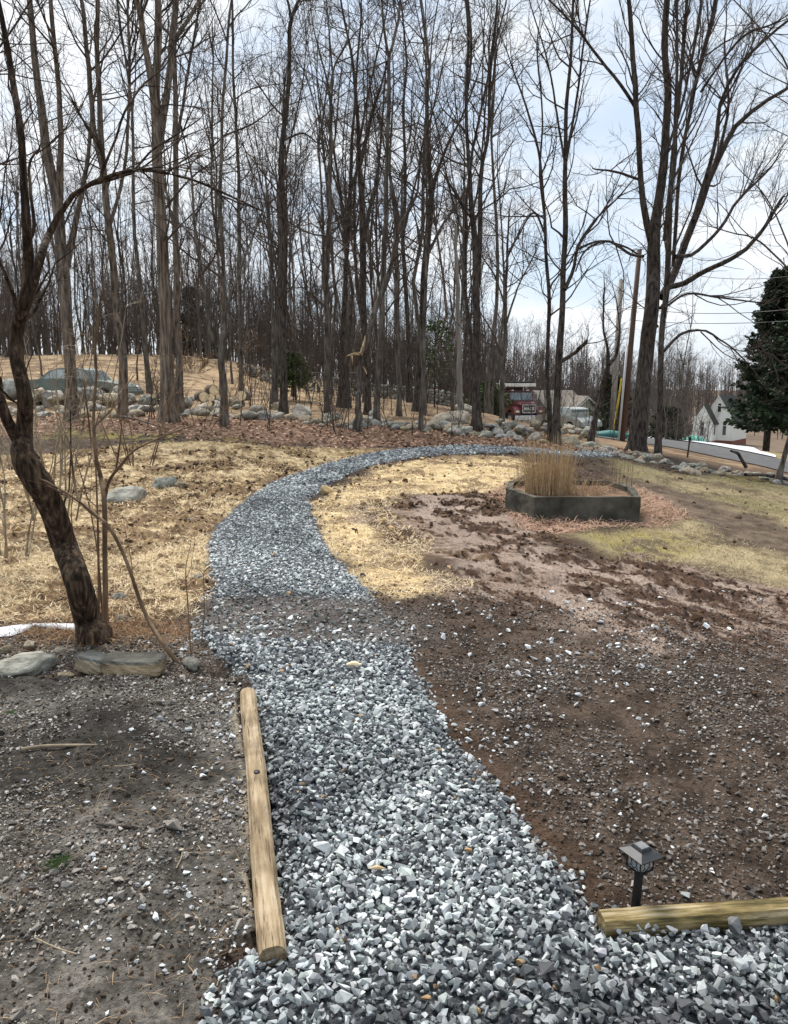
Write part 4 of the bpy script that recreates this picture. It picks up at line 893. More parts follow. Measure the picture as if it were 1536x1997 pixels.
def variant(i, *a, mat=None, **k):
    tv, tf, cv, cf = forest_tree(*a, **k)
    m1 = mesh_np('trunk', tv, tf, None, True); m1.materials.append(mat or BG); m2 = mesh_np('crown', cv, cf); m2.materials.append(M['twig'])
    return m1, m2
VAR = [variant(0, 201, 21, .17, mat=BG), variant(1, 202, 23, .20, mat=BD), variant(2, 203, 19, .13, mat=BG, bare=.3), variant(3, 204, 22, .16, mat=BB), variant(4, 205, 17, .10, mat=BG, bare=.25, l1=(.9, 2.4)),
       variant(5, 206, 24, .22, mat=BB), variant(6, 207, 15, .08, mat=BG, bare=.2, l1=(.8, 2.0)), variant(7, 208, 20, .15, mat=BD)]
def plant(x, y, k, rz, sc, label, group):
    z = hz_(x, y); th = thing('woodland_tree', label, 'tree', (x, y, z - .05), rz, group); th.scale = (sc, sc, sc)
    for nm, me in zip(('trunk', 'crown'), VAR[k]): link(nm, me, None, th)
    return th
r = random.Random(31); taken = []
def zone(n, y0, y1, p0, p1, dmin, label, group, ks, smin=.85, smax=1.15, keep=None, order=False):
    c = 0; mine = []; tries = 0
    while c < n and tries < 6000:
        tries += 1; y = r.uniform(y0, y1); px = r.uniform(p0, p1)
        x = (px - 768) / FPX * y * 1.0
        if keep and not keep(px, y): continue
        if any((x - a) ** 2 + (y - b) ** 2 < dmin * dmin for a, b in taken): continue
        taken.append((x, y)); mine.append((px, plant(x, y, r.choice(ks), r.uniform(0, 6.28), r.uniform(smin, smax), label, group))); c += 1
    if order:
        W_ = ['first', 'second', 'third', 'fourth', 'fifth', 'sixth', 'seventh', 'eighth', 'ninth']
        for i, (q, o) in enumerate(sorted(mine, key=lambda v: v[0])): o['label'] = W_[i] + ' from the left of the ' + order
nocar = lambda px, y: not (abs(px - 1020) < 60 and y < 66)
zone(15, 31, 46, 480, 960, 2.4, 'slender bare tree among the trunks just behind the boulder wall', 'trees just behind the boulder wall', [0, 1, 2, 4, 6, 7])
zone(8, 34, 48, 60, 480, 3.5, 'bare tree standing on the open brown slope at the left', 'trees on the open slope', [0, 3, 4, 6], .75, 1.0, order='bare trees standing on the open brown slope')
zone(64, 60, 92, -60, 500, 2.2, 'distant bare tree of the wood beyond the crest of the left slope', 'trees beyond the left slope', [0, 1, 2, 3, 4, 5, 6, 7], .7, .95)
zone(40, 46, 84, 480, 930, 2.4, 'bare tree of the deep wood behind the far stone wall', 'trees behind the far stone wall', [0, 1, 2, 3, 4, 6, 7], .85, 1.1)
zone(9, 66, 90, 930, 1060, 3.5, 'bare tree behind the red dump truck', 'trees behind the dump truck', [2, 4, 6], .45, .62, order='bare trees behind the red dump truck')
zone(8, 58, 100, 1060, 1260, 4, 'slight bare tree around the house across the road', 'trees around the house', [2, 4, 6], .42, .6, order='small bare trees around the tan house')
zone(7, 56, 80, 1290, 1420, 3, 'slender bare tree across the road between the maple and the chapel', 'trees across the road', [2, 4, 6], .55, .85, lambda px, y: px < 1345 or px > 1440, order='slender trees across the road right of the maple')

def far_wood(name, spots, label, seed, hmin, hmax, twigs=26):
    """one distant mass: many thin trunks with fine rising branches"""
    r = np.random.default_rng(seed); n = len(spots); x, y = spots[:, 0], spots[:, 1]; z = H(x, y, False)
    h = r.uniform(hmin, hmax, n); k = 6; t = np.linspace(0, 1, k)
    P = np.zeros((n, k, 3)); P[..., 0] = x[:, None] + np.cumsum(r.normal(0, .18, (n, k)), 1); P[..., 1] = y[:, None]; P[..., 2] = z[:, None] - .3 + h[:, None] * t
    R = (.07 + .08 * r.random(n))[:, None] * (1 - .85 * t)
    parts = [tubes(P, R, 4)]
    a, ar = sprout(P, R, twigs, r, .12, 1.0, 1.6, 4.5, .65, .12, .16, 4, .5, .016, .5); parts.append(tubes(a, ar, 3))
    b, br = sprout(a, ar, 5, r, .2, 1.0, .7, 1.9, .6, .1, .18, 3, .6, .013, .6); parts.append(tubes(b, br, 3))
    V, F = join(parts); o = link(name, mesh_np(name, V, F), M['twig_far']); return tag(o, label, 'woods', kind='stuff')
rg = np.random.default_rng(33)
def spots(n, p0, p1, y0, y1):
    y = rg.uniform(y0, y1, n); px = rg.uniform(p0, p1, n); return np.stack([(px - 768) / FPX * y, y], 1)
far_wood('far_woods', np.concatenate([spots(420, -700, 980, 92, 130), spots(60, -900, -60, 50, 90)]), 'dense brown wood filling the distance at the left and centre', 41, 11, 17)
far_wood('far_woods', np.concatenate([spots(420, 960, 2100, 130, 210), spots(130, 900, 1340, 95, 150)]), 'low grey brown wood in the distance beyond the road', 42, 10, 15, 20)
far_wood('far_woods', np.concatenate([spots(180, -500, 480, 61, 96), spots(130, 480, 980, 66, 100)]), 'brown understorey filling the wood beneath the tall trees', 44, 5, 11, 20)
_x = spots(620, 960, 2100, 190, 300)
far_wood('far_woods', _x, 'faint wooded rise on the skyline at the right', 43, 12, 18, 12)
# thin brush among the trunks
def brush(name, spots_, label, seed, h0, h1):
    r = np.random.default_rng(seed); n = len(spots_); x, y = spots_[:, 0], spots_[:, 1]; z = H(x, y, False); k = 4
    P = np.zeros((n, k, 3)); d = r.normal(0, .14, (n, 2)); h = r.uniform(h0, h1, n)
    for s in range(k):
        P[:, s, 0] = x + d[:, 0] * h * s / 3; P[:, s, 1] = y + d[:, 1] * h * s / 3; P[:, s, 2] = z + h * s / 3
    P += r.normal(0, .03, P.shape); R = r.uniform(.010, .022, n)[:, None] * (1 - .25 * np.arange(k))
    a, ar = sprout(P, R, 9, r, .15, 1, .3, 1.3, .7, .08, .2, 4, .6, .006, .5)
    b, br = sprout(a, ar, 3, r, .2, 1, .15, .6, .7, .05, .2, 3, .6, .005, .5)
    V, F = join([tubes(P, R, 4), tubes(a, ar, 3), tubes(b, br, 3)]); tag(link(name, mesh_np(name, V, F), M['twig']), label, 'brush', kind='stuff')
brush('brush', np.concatenate([spots(150, 480, 980, 30, 60), spots(90, -100, 500, 60, 80), spots(160, 520, 1000, 60, 90)]), 'thin leafless undergrowth between the trunks', 51, 1.5, 6.0)
brush('brush', np.concatenate([spots(480, -250, 520, 60, 86), spots(110, 480, 940, 60, 86)]), 'tall brown brush closing the gaps low down in the wood beyond the slope', 54, 2.5, 8.0)
brush('brush', np.concatenate([spots(40, 960, 1250, 36, 44), spots(70, 1060, 1300, 50, 75), spots(50, 1290, 1380, 42, 60)]), 'thin leafless undergrowth along the road', 52, 1.0, 3.2)
brush('brush', np.concatenate([spots(36, 120, 900, 22, 27)]), 'thin leafless shoots along the boulder wall', 53, .6, 2.4)

# ------------------------------------------------------------------ evergreens
def conifer(label, x, y, Ht, rad, bare, seed, name='fir_tree', nb=230, mat='needle', droop=-.18, leaf=.16, per=44, trunk_r=None, group=None, cat='fir tree', thick=1.0):
    r = np.random.default_rng(seed); z = hz_(x, y); th = thing(name, label, cat, (x, y, z), group=group)
    tr = trunk_r or Ht * .016
    P = np.array([[0, 0, -.4], [0, 0, Ht * .3], [0, 0, Ht * .6], [0, 0, Ht]]); V, F = tubes(resample(np.c_[P, [tr * 1.2, tr, tr * .6, .015]], 12)[None, :, :3], resample(np.c_[P, [tr * 1.2, tr, tr * .6, .015]], 12)[None, :, 3], 10, .04, seed)
    link('trunk', mesh_np('trunk', V, F, None, True), M['bark_dark'], th)
    f = r.random(nb) ** .85; hh = bare * Ht + f * (Ht * (1 - bare) - .2); L_ = rad * (1 - f) ** .8 * r.uniform(.62, 1.12, nb) + .25
    a = r.uniform(0, 6.28, nb); k = 6; B = np.zeros((nb, k, 3)); s = np.linspace(0, 1, k)
    lift = np.interp(f, [0, 1], [droop, .5])[:, None] * s + .22 * s ** 2
    B[..., 0] = np.cos(a)[:, None] * L_[:, None] * s; B[..., 1] = np.sin(a)[:, None] * L_[:, None] * s; B[..., 2] = hh[:, None] + L_[:, None] * lift
    bv, bf = tubes(B, np.full((nb, k), .02) * (1.2 - s), 3); link('branches', mesh_np('branches', bv, bf), M['bark_dark'], th)
    n = nb * per; bi = np.repeat(np.arange(nb), per); t = .12 + .88 * r.random(n) ** .7; q = t * (k - 1); i = np.minimum(q.astype(int), k - 2); w = (q - i)[:, None]
    c = B[bi, i] * (1 - w) + B[bi, i + 1] * w
    side = np.stack([-np.sin(a[bi]), np.cos(a[bi]), np.zeros(n)], 1); outw = np.stack([np.cos(a[bi]), np.sin(a[bi]), np.zeros(n)], 1)
    sgn = r.choice([-1, 1], n)[:, None]; lat = (L_[bi] * .30 * (1.05 - t) + .12)[:, None] * r.random((n, 1)) * sgn
    c = c + side * lat + np.array([0, 0, 1]) * (r.normal(-.06, .07, (n, 1)) - np.abs(lat) * .15)
    d = outw * r.uniform(.3, 1, (n, 1)) + side * sgn * r.uniform(.2, .9, (n, 1)) + np.array([0, 0, 1]) * r.normal(-.15, .25, (n, 1)); d /= np.linalg.norm(d, axis=1, keepdims=True)
    nn = np.cross(d, r.normal(0, 1, (n, 3))); nn /= np.linalg.norm(nn, axis=1, keepdims=True)
    ln = (leaf * r.uniform(.6, 1.5, n))[:, None] * thick ** .5; wd = ln * .30
    V = np.stack([c - nn * wd * .5, c + d * ln * .55 - nn * wd, c + d * ln, c + d * ln * .55 + nn * wd, c + nn * wd * .5], 1)
    V = np.stack([c, c + d * ln * .5 - nn * wd, c + d * ln, c + d * ln * .5 + nn * wd], 1).reshape(-1, 3)
    col = np.repeat(np.clip(r.normal(1, .25, (nb, 1)), .5, 1.7)[bi] * np.array([1, 1, 1]) * np.clip(r.normal(1, .2, (n, 1)), .5, 1.6), 4, 0)
    link('foliage', mesh_np('foliage', V, np.arange(4 * n).reshape(-1, 4), col), M[mat], th)
def px_xy(px, y): return (px - 768) / FPX * y, y
conifer('tall dark fir by the road with low boughs reaching towards the white chapel', *px_xy(1494, 52), 12.5, 2.75, .14, 81, nb=330, per=60, leaf=.26)
conifer('dark fir cut by the right edge of the picture beside the tall fir', *px_xy(1552, 49), 11.5, 3.3, .13, 82, nb=330, per=60, leaf=.26)
conifer('broad dark fir outside the pair, behind the road', *px_xy(1625, 57), 13.0, 3.8, .1, 83, nb=240, per=50, leaf=.28)
conifer('small bright green pine between two trunks in the middle of the wood', *px_xy(574, 38), 2.5, .9, .12, 84, 'young_pine', 90, 'pineneedle', .1, .14, 30, .03, cat='young pine')
conifer('young pine half hidden behind the stout dark trunk right of centre', *px_xy(846, 36), 4.2, 1.3, .2, 85, 'young_pine', 70, 'pineneedle', .1, .15, 7, .04, cat='young pine')
conifer('round evergreen shrub left of the red dump truck', *px_xy(950, 50), 2.4, 1.5, .02, 86, 'evergreen_shrub', 120, 'pineneedle', .3, .16, 36, .04, cat='evergreen shrub')
conifer('evergreen shrub in front of the low tan house', *px_xy(1128, 62), 2.2, 1.9, .02, 87, 'evergreen_shrub', 150, 'pineneedle', .3, .18, 40, .04, cat='evergreen shrub')
conifer('dark evergreen behind the grey utility pole', *px_xy(1190, 70), 6.0, 2.4, .02, 88, 'evergreen_shrub', 200, 'needle', .2, .24, 50, .05, cat='evergreen shrub')
conifer('low dark evergreen right of the massive maple', *px_xy(1300, 75), 4.0, 2.2, .02, 89, 'evergreen_shrub', 150, 'needle', .3, .24, 40, .05, cat='evergreen shrub')
conifer('far dark hemlock showing above the slope at the left', *px_xy(385, 85), 8, 2.2, .05, 90, 'hemlock_tree', 110, 'needle', .0, .3, 40, .1, cat='hemlock tree')

# ------------------------------------------------------------------ boulders
def rock_mesh(seed, flat=.7, sub=3, rough=.16):
    bm = bmesh.new(); bmesh.ops.create_icosphere(bm, subdivisions=sub, radius=1)
    V = np.array([v.co[:] for v in bm.verts]); F = np.array([[v.index for v in f.verts] for f in bm.faces]); bm.free()
    r = np.random.default_rng(seed); D = np.ones(len(V))
    for k in range(9):                                   # shave flat facets off
        n = r.normal(0, 1, 3); n /= np.linalg.norm(n); c = r.uniform(.62, .9); s = V @ n
        D = np.minimum(D, np.where(s > 1e-3, c / np.maximum(s, 1e-3), 9))
    V = V * np.minimum(D, 1.05)[:, None]
    for k in range(3):
        f = 2.2 * 2 ** k; ph = r.uniform(0, 6, (3, 3)); A = r.normal(0, 1, (3, 3)) * f
        V = V * (1 + rough * .5 ** k * (np.sin(V @ A.T + ph[0]).prod(1)))[:, None]
    V = V * np.array([1, r.uniform(.7, .95), flat])
    tint = np.ones((len(V), 3)) * r.uniform(.85, 1.15) * np.array([1.0 + r.normal(0, .03), 1, 1 + r.normal(0, .04)])
    lich = np.clip(fbm(V[:, 0] * 2 + seed, V[:, 1] * 2 + V[:, 2] * 2, 1, 3, seed) - .5, 0, 1)[:, None]
    me = mesh_np('boulder', V, F, tint * (1 - lich * .6), True); me.materials.append(M['stone']); return me
ROCKS = [rock_mesh(300 + i, f) for i, f in enumerate((.7, .6, .8, .5, .75, .62, .42, .9, .66, .55, .72, .58))]
def rock(px, py, wpx, label, group=None, k=None, flat=1.0, dY=0, Y=None, sink=.25, rz=None, cat='boulder', name='boulder', lift=0.0, mesh=None, tilt=.25, rr=random.Random(5)):
    if Y is None:
        g = ground_at(px, py)
        Y = g[1] + dY
    x = at(px, py, Y)[0]; z = hz_(x, Y); s = wpx / 2 * m_per_px(px, py, Y)
    me = mesh or ROCKS[k if k is not None else rr.randrange(len(ROCKS))]
    o = link(name, me); hgt = max(v[2] for v in ((0, 0, .6),)) * s * flat
    o.location = (x, Y, z + hgt * (1 - 2 * sink) * .5 + lift); o.scale = (s, s, s * flat)
    o.rotation_euler = (rr.uniform(-tilt, tilt), rr.uniform(-tilt, tilt), rr.uniform(0, 6.28) if rz is None else rz)
    tag(o, label, cat, group); return o
BIG = [
 (585, 812, 62, 'pale rounded boulder right of the small green pine, largest of the near row', 0, .9), (512, 818, 46, 'grey rounded boulder left of the pale rounded one', 1, .9),
 (545, 800, 44, 'boulder propped between the two pale rounded boulders', 2, .8), (455, 792, 52, 'broad boulder carrying the single cut log', 5, .8), (415, 800, 60, 'boulder directly under the pile of cut logs', 0, .8),
 (642, 818, 40, 'low boulder under the snapped tree, at its left', 3, .9), (730, 812, 34, 'upright rounded boulder right of the snapped tree', 7, 1.0), (708, 830, 40, 'tilted boulder at the foot of the snapped tree', 2, .9),
 (880, 822, 84, 'long flat slab of rock sloping left, left of the double stemmed tree', 6, .9), (905, 806, 54, 'pale flat rock behind the long sloping slab', 3, .9), (845, 838, 46, 'round boulder in front of the long flat slab', 8, .9),
 (895, 845, 60, 'wide low boulder below the long flat slab', 9, .8), (210, 775, 64, 'large grey boulder in front of the sedan bonnet', 7, .9), (110, 790, 80, 'broad grey boulder hiding the sedan wheels', 0, .8),
 (265, 812, 44, 'boulder between the straight mottled trunk and the thick shaggy tree', 5, .8), (290, 790, 40, 'grey boulder behind the thick shaggy tree', 2, .9), (60, 775, 60, 'grey boulder at the tail of the sedan', 8, .9),
 (1110, 868, 44, 'rounded grey boulder right of the paired stems behind the dry grass', 7, .8), (1155, 872, 46, 'long pale boulder at the foot of the crooked dark tree', 3, .9), (1185, 880, 34, 'small pale boulder right of the long pale one', 9, .8),
 (1350, 925, 44, 'pale tan flat stone lying in front of the low wall at the right', 6, 1.0)]
for (a, b, c, lab, k, fl) in BIG: rock(a, b, c, lab, None, k, fl)
rr = random.Random(77)
def row(line, n, w0, w1, jy, label, group, up=0):
    pts = np.array(line, float); d = np.concatenate([[0], np.cumsum(np.hypot(*np.diff(pts, axis=0).T))])
    for i in range(n):
        s = (i + rr.random()) / n * d[-1]; px = np.interp(s, d, pts[:, 0]); py = np.interp(s, d, pts[:, 1]) + rr.uniform(-jy, jy)
        rock(px, py, rr.uniform(w0, w1), label, group, None, rr.uniform(.7, 1.05), lift=up * rr.uniform(.3, 1), rr=rr)
row([(-60, 808), (130, 806), (300, 806), (480, 808), (620, 822)], 54, 18, 44, 9, 'grey boulder tumbled in the wall at the left, among many alike', 'boulders of the tumbled wall at the left')
row([(-60, 795), (200, 792), (470, 798)], 26, 18, 38, 5, 'grey boulder tumbled in the wall at the left, among many alike', 'boulders of the tumbled wall at the left', .35)
row([(620, 824), (760, 830), (860, 838), (960, 850), (1060, 858)], 62, 14, 36, 9, 'grey boulder of the low wall between the snapped tree and the truck, among many alike', 'boulders of the low wall in the centre')
row([(940, 842), (1080, 854), (1150, 860)], 34, 14, 32, 6, 'grey boulder of the low wall between the snapped tree and the truck, among many alike', 'boulders of the low wall in the centre', .4)
row([(1100, 872), (1180, 884), (1240, 892), (1300, 900)], 46, 10, 26, 9, 'tan stone of the rubble heap around the massive maple, among many alike', 'stones heaped around the maple')
row([(1310, 912), (1380, 916), (1450, 926), (1540, 940), (1620, 950)], 60, 9, 26, 7, 'grey stone of the low rubble wall beside the road, among many alike', 'stones of the low wall beside the road')
row([(20, 790), (120, 786), (250, 790)], 16, 34, 60, 4, 'grey boulder tumbled in the wall at the left, among many alike', 'boulders of the tumbled wall at the left', .45)
# turf stones and the foreground blocks
rock(238, 976, 108, 'flat grey rock half sunk in the straw left of the path', None, 3, .75, sink=.3, rz=.2)
rock(318, 950, 52, 'pale upright rock behind the flat half sunk rock', None, 7, .85, sink=.25)
rock(352, 950, 34, 'smaller grey rock touching the pale upright rock', None, 8, .7)
rock(358, 1000, 15, 'round white stone lying in the straw', None, 7, .8); rock(375, 1018, 20, 'brown stone near the round white stone', None, 2, .8)
rock(232, 1168, 34, 'tan rounded stone right of the upright sapling', None, 5, .9); rock(240, 1215, 36, 'tan pointed stone under the long arching stem', None, 7, 1.0)
rock(372, 1298, 44, 'brown stone beside the root of the arching stem', None, 8, .9); rock(60, 1262, 34, 'dark pointed stone on the bank under the snow', None, 2, .8); rock(118, 1272, 32, 'dark angular stone behind the slate blocks', None, 5, .8)
rock(10, 1270, 30, 'grey stone at the left edge under the snow', None, 4, .8)
rock(130, 1318, 40, 'pale broken stone left of the slate blocks', None, 9, .6); rock(40, 1310, 150, 'large tan rounded slab at the left edge of the bank', None, 3, .62, rz=.05, tilt=.05, sink=.2)
rock(345, 1170, 26, 'straw covered stone at the edge of the path', None, 5, .7); rock(385, 1130, 26, 'brown stone bordering the path on the left', None, 2, .8)

def slab(label, c0, c1, depth, thick, seed, mat, z0=0.0):
    """a split block with a ragged outline; c0, c1: pixel ends of its front foot"""
    a = ground_at(*c0); b = ground_at(*c1); u = (b - a)[:2]; Ln = np.linalg.norm(u); u = u / Ln; ang = math.atan2(u[1], u[0])
    r = np.random.default_rng(seed); bm = bmesh.new(); bmesh.ops.create_cube(bm, size=1)
    bmesh.ops.subdivide_edges(bm, edges=bm.edges[:], cuts=9, use_grid_fill=True)
    V = np.array([v.co[:] for v in bm.verts]) * 2; F = [[v.index for v in f.verts] for f in bm.faces]; bm.free()
    V = V * (1 - .10 * (np.abs(V) ** 6)[:, [1, 2, 0]]) * (1 - .07 * (np.abs(V) ** 6)[:, [2, 0, 1]])
    V = V * np.array([Ln / 2, depth / 2, thick / 2])
    n = fbm(V[:, 0] + V[:, 2] * 2, V[:, 1] - V[:, 2], 9, 4, seed, .6) - .5; V += (n * .045)[:, None] * np.sign(V) * [1, 1, .45]
    V[:, 1] += (fbm(V[:, 0], V[:, 0] * 0 + seed, 5, 2, 3) - .5) * .06
    top = V[:, 2] > thick * .3
    tint = np.where(top[:, None], np.array([.28, .30, .32]), np.array([.82, .70, .55])) * (1 + (fbm(V[:, 0], V[:, 2] + V[:, 1], 6, 3, seed + 2) - .5)[:, None] * .7)
    o = link('stone_block', mesh_np('stone_block', V, np.array(F), tint, False), mat)
    c = (a + b) / 2; o.location = (c[0] - u[1] * depth / 2, c[1] + u[0] * depth / 2, H0(np.array([c[0]]), np.array([c[1]]))[0] + thick * .5 + z0); o.rotation_euler = (r.normal(0, .04), .03, ang)
    tag(o, label, 'stone block'); return o
slab('long dark topped split stone block, right of the two lying under the leaning tree', (194, 1330), (308, 1334), .20, .13, 91, M['stone'], .02)
slab('shorter split stone block, left of the two lying under the leaning tree', (143, 1316), (198, 1330), .18, .12, 92, M['stone'], .02)

# the far dry stone wall and its rail
def stone_wall(label, px0, px1, Y0, Y1, h, seed, s=.28):
    a = np.array([*px_xy(px0, Y0)]); b = np.array([*px_xy(px1, Y1)]); Ln = np.linalg.norm(b - a); u = (b - a) / Ln; c = (a + b) / 2; zc = hz_(*c)
    th = thing('stone_wall', label, 'stone wall', (c[0], c[1], zc), math.atan2(u[1], u[0])); r = np.random.default_rng(seed); P, S, C = [], [], []
    z = 0
    while z < h:
        x = -Ln / 2
        while x < Ln / 2:
            w_ = s * r.uniform(.6, 1.4); wx = c + u * (x + w_ / 2); P.append((x + w_ / 2, r.normal(0, .06), z + hz_(*wx) - zc + .12)); S.append(w_ * .62); C.append(np.array([.26, .25, .225]) * r.uniform(.5, 1.5)); x += w_
        z += s * .62
    o = scatter('stones', np.array(P), np.array(S), np.array(C), LUMPS, .15, M['tint'], r, .15); o.parent = th; return th, Ln
tw, Ln = stone_wall('dry laid stone wall standing far back among the trees, with a pale rail on top', 596, 700, 47, 47, 1.0, 95)
bm = bmesh.new(); bmesh.ops.create_cube(bm, size=1); bmesh.ops.scale(bm, vec=(Ln, .08, .06), verts=bm.verts); bmesh.ops.translate(bm, vec=(0, 0, 1.32), verts=bm.verts)
for k in range(9):
    q = bmesh.ops.create_cube(bm, size=1)['verts']; bmesh.ops.scale(bm, vec=(.06, .06, .5), verts=q); bmesh.ops.translate(bm, vec=(-Ln / 2 + .1 + k * (Ln - .2) / 8, .0, 1.05), verts=q)
me = bpy.data.meshes.new('rail'); bm.to_mesh(me); bm.free(); link('rail', me, M['pole_grey'], tw)
stone_wall('lower end of the far stone wall running right behind the stout dark trunk', 706, 900, 47, 43, .75, 96)
stone_wall('ruined stone wall on the slope left of the small green pine', 470, 545, 52, 49, .55, 97)

# ------------------------------------------------------------------ solid helpers
def box_bm(bm, c, s, rot=None, bev=0):
    q = bmesh.ops.create_cube(bm, size=1)['verts']; bmesh.ops.scale(bm, vec=s, verts=q)
    if rot is not None: bmesh.ops.rotate(bm, cent=(0, 0, 0), matrix=Matrix.Rotation(rot[0], 3, rot[1]), verts=q)
    bmesh.ops.translate(bm, vec=c, verts=q)
    if bev: bmesh.ops.bevel(bm, geom=list({e for v in q for e in v.link_edges}), offset=bev, segments=2, affect='EDGES', profile=.5)
    return q
def solid(name, mat, parent, fn, smooth=False):
    bm = bmesh.new(); fn(bm); bmesh.ops.recalc_face_normals(bm, faces=bm.faces[:]); me = bpy.data.meshes.new(name)
    for f in bm.faces: f.smooth = smooth
    bm.to_mesh(me); bm.free(); return link(name, me, M[mat] if isinstance(mat, str) else mat, parent)
def boxes(*L): return lambda bm: [box_bm(bm, *a) for a in L]
def prism(pts, y0, y1, axis='y'):
    """profile pts (a, z) pushed along an axis"""
    def fn(bm):
        f = (lambda a, z, t: (a, t, z)) if axis == 'y' else (lambda a, z, t: (t, a, z))
        A = [bm.verts.new(f(a, z, y0)) for a, z in pts]; B = [bm.verts.new(f(a, z, y1)) for a, z in pts]; n = len(pts)
        bm.faces.new(A); bm.faces.new(B[::-1])
        for i in range(n): bm.faces.new((A[i], B[i], B[(i + 1) % n], A[(i + 1) % n]))
    return fn
def cyl(bm, a, b, r0, r1=None, n=16, cap=True):
    a, b = Vector(a), Vector(b); d = b - a; q = bmesh.ops.create_cone(bm, cap_ends=cap, segments=n, radius1=r0, radius2=r0 if r1 is None else r1, depth=d.length)['verts']
    bmesh.ops.transform(bm, matrix=Matrix.Translation((a + b) / 2) @ d.to_track_quat('Z', 'Y').to_matrix().to_4x4(), verts=q)
def many(*fns): return lambda bm: [f(bm) for f in fns]

# ------------------------------------------------------------------ landscape timbers
def timber(label, p0, p1, wid, hgt, mat, seed, prof='oct', knob=None):
    """p0, p1: the ends (x, y, z of the foot)"""
    p0, p1 = Vector(p0), Vector(p1); d = (p1 - p0); Ln = d.length; k = 60; r = np.random.default_rng(seed)
    if prof == 'oct':
        pr = [(-.5, .18), (-.5, .70), (-.36, .93), (-.18, 1), (.18, 1), (.36, .93), (.5, .70), (.5, .18), (.38, 0), (-.38, 0)]
    else:
        pr = [(.5 * math.cos(a), .5 + .5 * math.sin(a)) for a in np.linspace(math.pi, -math.pi, 15)[:-1]]; pr = [(a * 1.05, min(b, .93)) for a, b in pr]
    m = len(pr); V = []
    for i in range(k + 1):
        t = i / k; wob = .0035 * math.sin(t * 9 + seed); endr = 1 - .05 * (max(0, 1 - t * 25) + max(0, 1 - (1 - t) * 25))
        for a, z in pr: V.append((a * wid * endr + wob + r.normal(0, .0007), t * Ln, (.5 + (z - .5) * endr) * hgt + r.normal(0, .0007)))
    F = []
    for i in range(k):
        for j in range(m): F.append([i * m + j, i * m + (j + 1) % m, (i + 1) * m + (j + 1) % m, (i + 1) * m + j])
    me = mesh_np('timber', np.array(V), [np.array(F), np.array([list(range(m))[::-1], [k * m + j for j in range(m)]])], None, False)
    th = thing('landscape_timber', label, 'timber', p0, math.atan2(-d.x, d.y))
    th.rotation_euler = (math.asin(d.z / Ln), 0, math.atan2(-d.x, d.y)); link('beam', me, M[mat], th); return th, Ln
a = on_z(483, 1342, .10); b = on_z(533, 1838, .095)
t1, L1 = timber('weathered octagonal timber lying along the left edge of the gravel path', (b[0], b[1] - .02, .012), (a[0], a[1], .02), .098, .085, 'timber', 3)
c = on_z(502, 1502, .10)
solid('dark_knot', 'black', t1, lambda bm: [bmesh.ops.scale(bm, vec=(.016, .020, .005), verts=bmesh.ops.create_icosphere(bm, subdivisions=2, radius=1)['verts']), bmesh.ops.translate(bm, vec=(.004, (Vector(c) - Vector((b[0], b[1], c[2]))).length, .0865), verts=bm.verts)], True)
a = on_z(1178, 1826, .04); b = on_z(1536, 1804, .04); d = (b - a) / np.linalg.norm(b - a)
e = a + d * 2.44
t2, _ = timber('mossy round topped timber lying beside the solar lamp', (a[0], a[1] + .045, .004), (e[0], e[1] + .045, .004), .098, .098, 'timber_old', 8, 'round')

# ------------------------------------------------------------------ solar path lamp
g = ground_at(1246, 1803); px_h = m_per_px(1245, 1700, g[1])
lamp = thing('solar_path_light', 'black solar path lamp with a pyramid cap standing behind the round topped timber', 'path light', (g[0], g[1] + .05, 0), 0)
lamp.location.z = hz_(lamp.location.x, lamp.location.y); hd = .285
lamp.rotation_euler = (0, .045, math.radians(28)); lamp.scale = (.68, .68, .68)
solid('post', 'black', lamp, boxes(((0, 0, hd / 2 - .1), (.036, .036, hd + .2), None, .004)), True)
def frame(bm):
    s = .052; h = .082; z = hd
    box_bm(bm, (0, 0, z), (.10, .10, .006)); box_bm(bm, (0, 0, z + h), (.108, .108, .006))
    for sx in (-1, 1):
        for sy in (-1, 1): box_bm(bm, (sx * s * .94, sy * s * .94, z + h / 2), (.006, .006, h))
    for q in range(4):
        R = Matrix.Rotation(q * math.pi / 2, 3, 'Z')
        def bar(p, r_): cyl(bm, R @ Vector((p[0], s * .94, z + p[1])), R @ Vector((r_[0], s * .94, z + r_[1])), .0022, n=6)
        # hexagon with spokes to the corners
        hx = [(-.018, .025), (0, .014), (.018, .025), (.018, .052), (0, .064), (-.018, .052)]
        for i in range(6): bar(hx[i], hx[(i + 1) % 6])
        for p, c_ in (((-.018, .025), (-.049, .004)), ((.018, .025), (.049, .004)), ((-.018, .052), (-.049, .078)), ((.018, .052), (.049, .078)), ((0, .014), (0, .0)), ((0, .064), (0, .082))): bar(p, c_)
solid('lantern_frame', 'black', lamp, frame)
solid('glass', 'lampglass', lamp, boxes(((0, 0, hd + .041), (.084, .084, .074))))
def cap(bm):
    def ring(s, z): return [bm.verts.new((a_ * s, b_ * s, z)) for a_, b_ in ((-1, -1), (1, -1), (1, 1), (-1, 1))]
    z = hd + .086; R_ = [ring(.082, z), ring(.084, z + .006), ring(.040, z + .030), ring(.034, z + .046)]
    bm.faces.new(R_[0][::-1]); bm.faces.new(R_[-1])
    for A, B in zip(R_, R_[1:]):
        for i in range(4): bm.faces.new((A[i], A[(i + 1) % 4], B[(i + 1) % 4], B[i]))
cp = solid('cap', material('cap_plastic', (.022, .024, .027), (.036, .038, .042), 30, rough=.5, spec=.35), lamp, cap)
solid('solar_panel', 'greyplastic', cp, boxes(((0, 0, hd + .1335), (.058, .058, .004))))

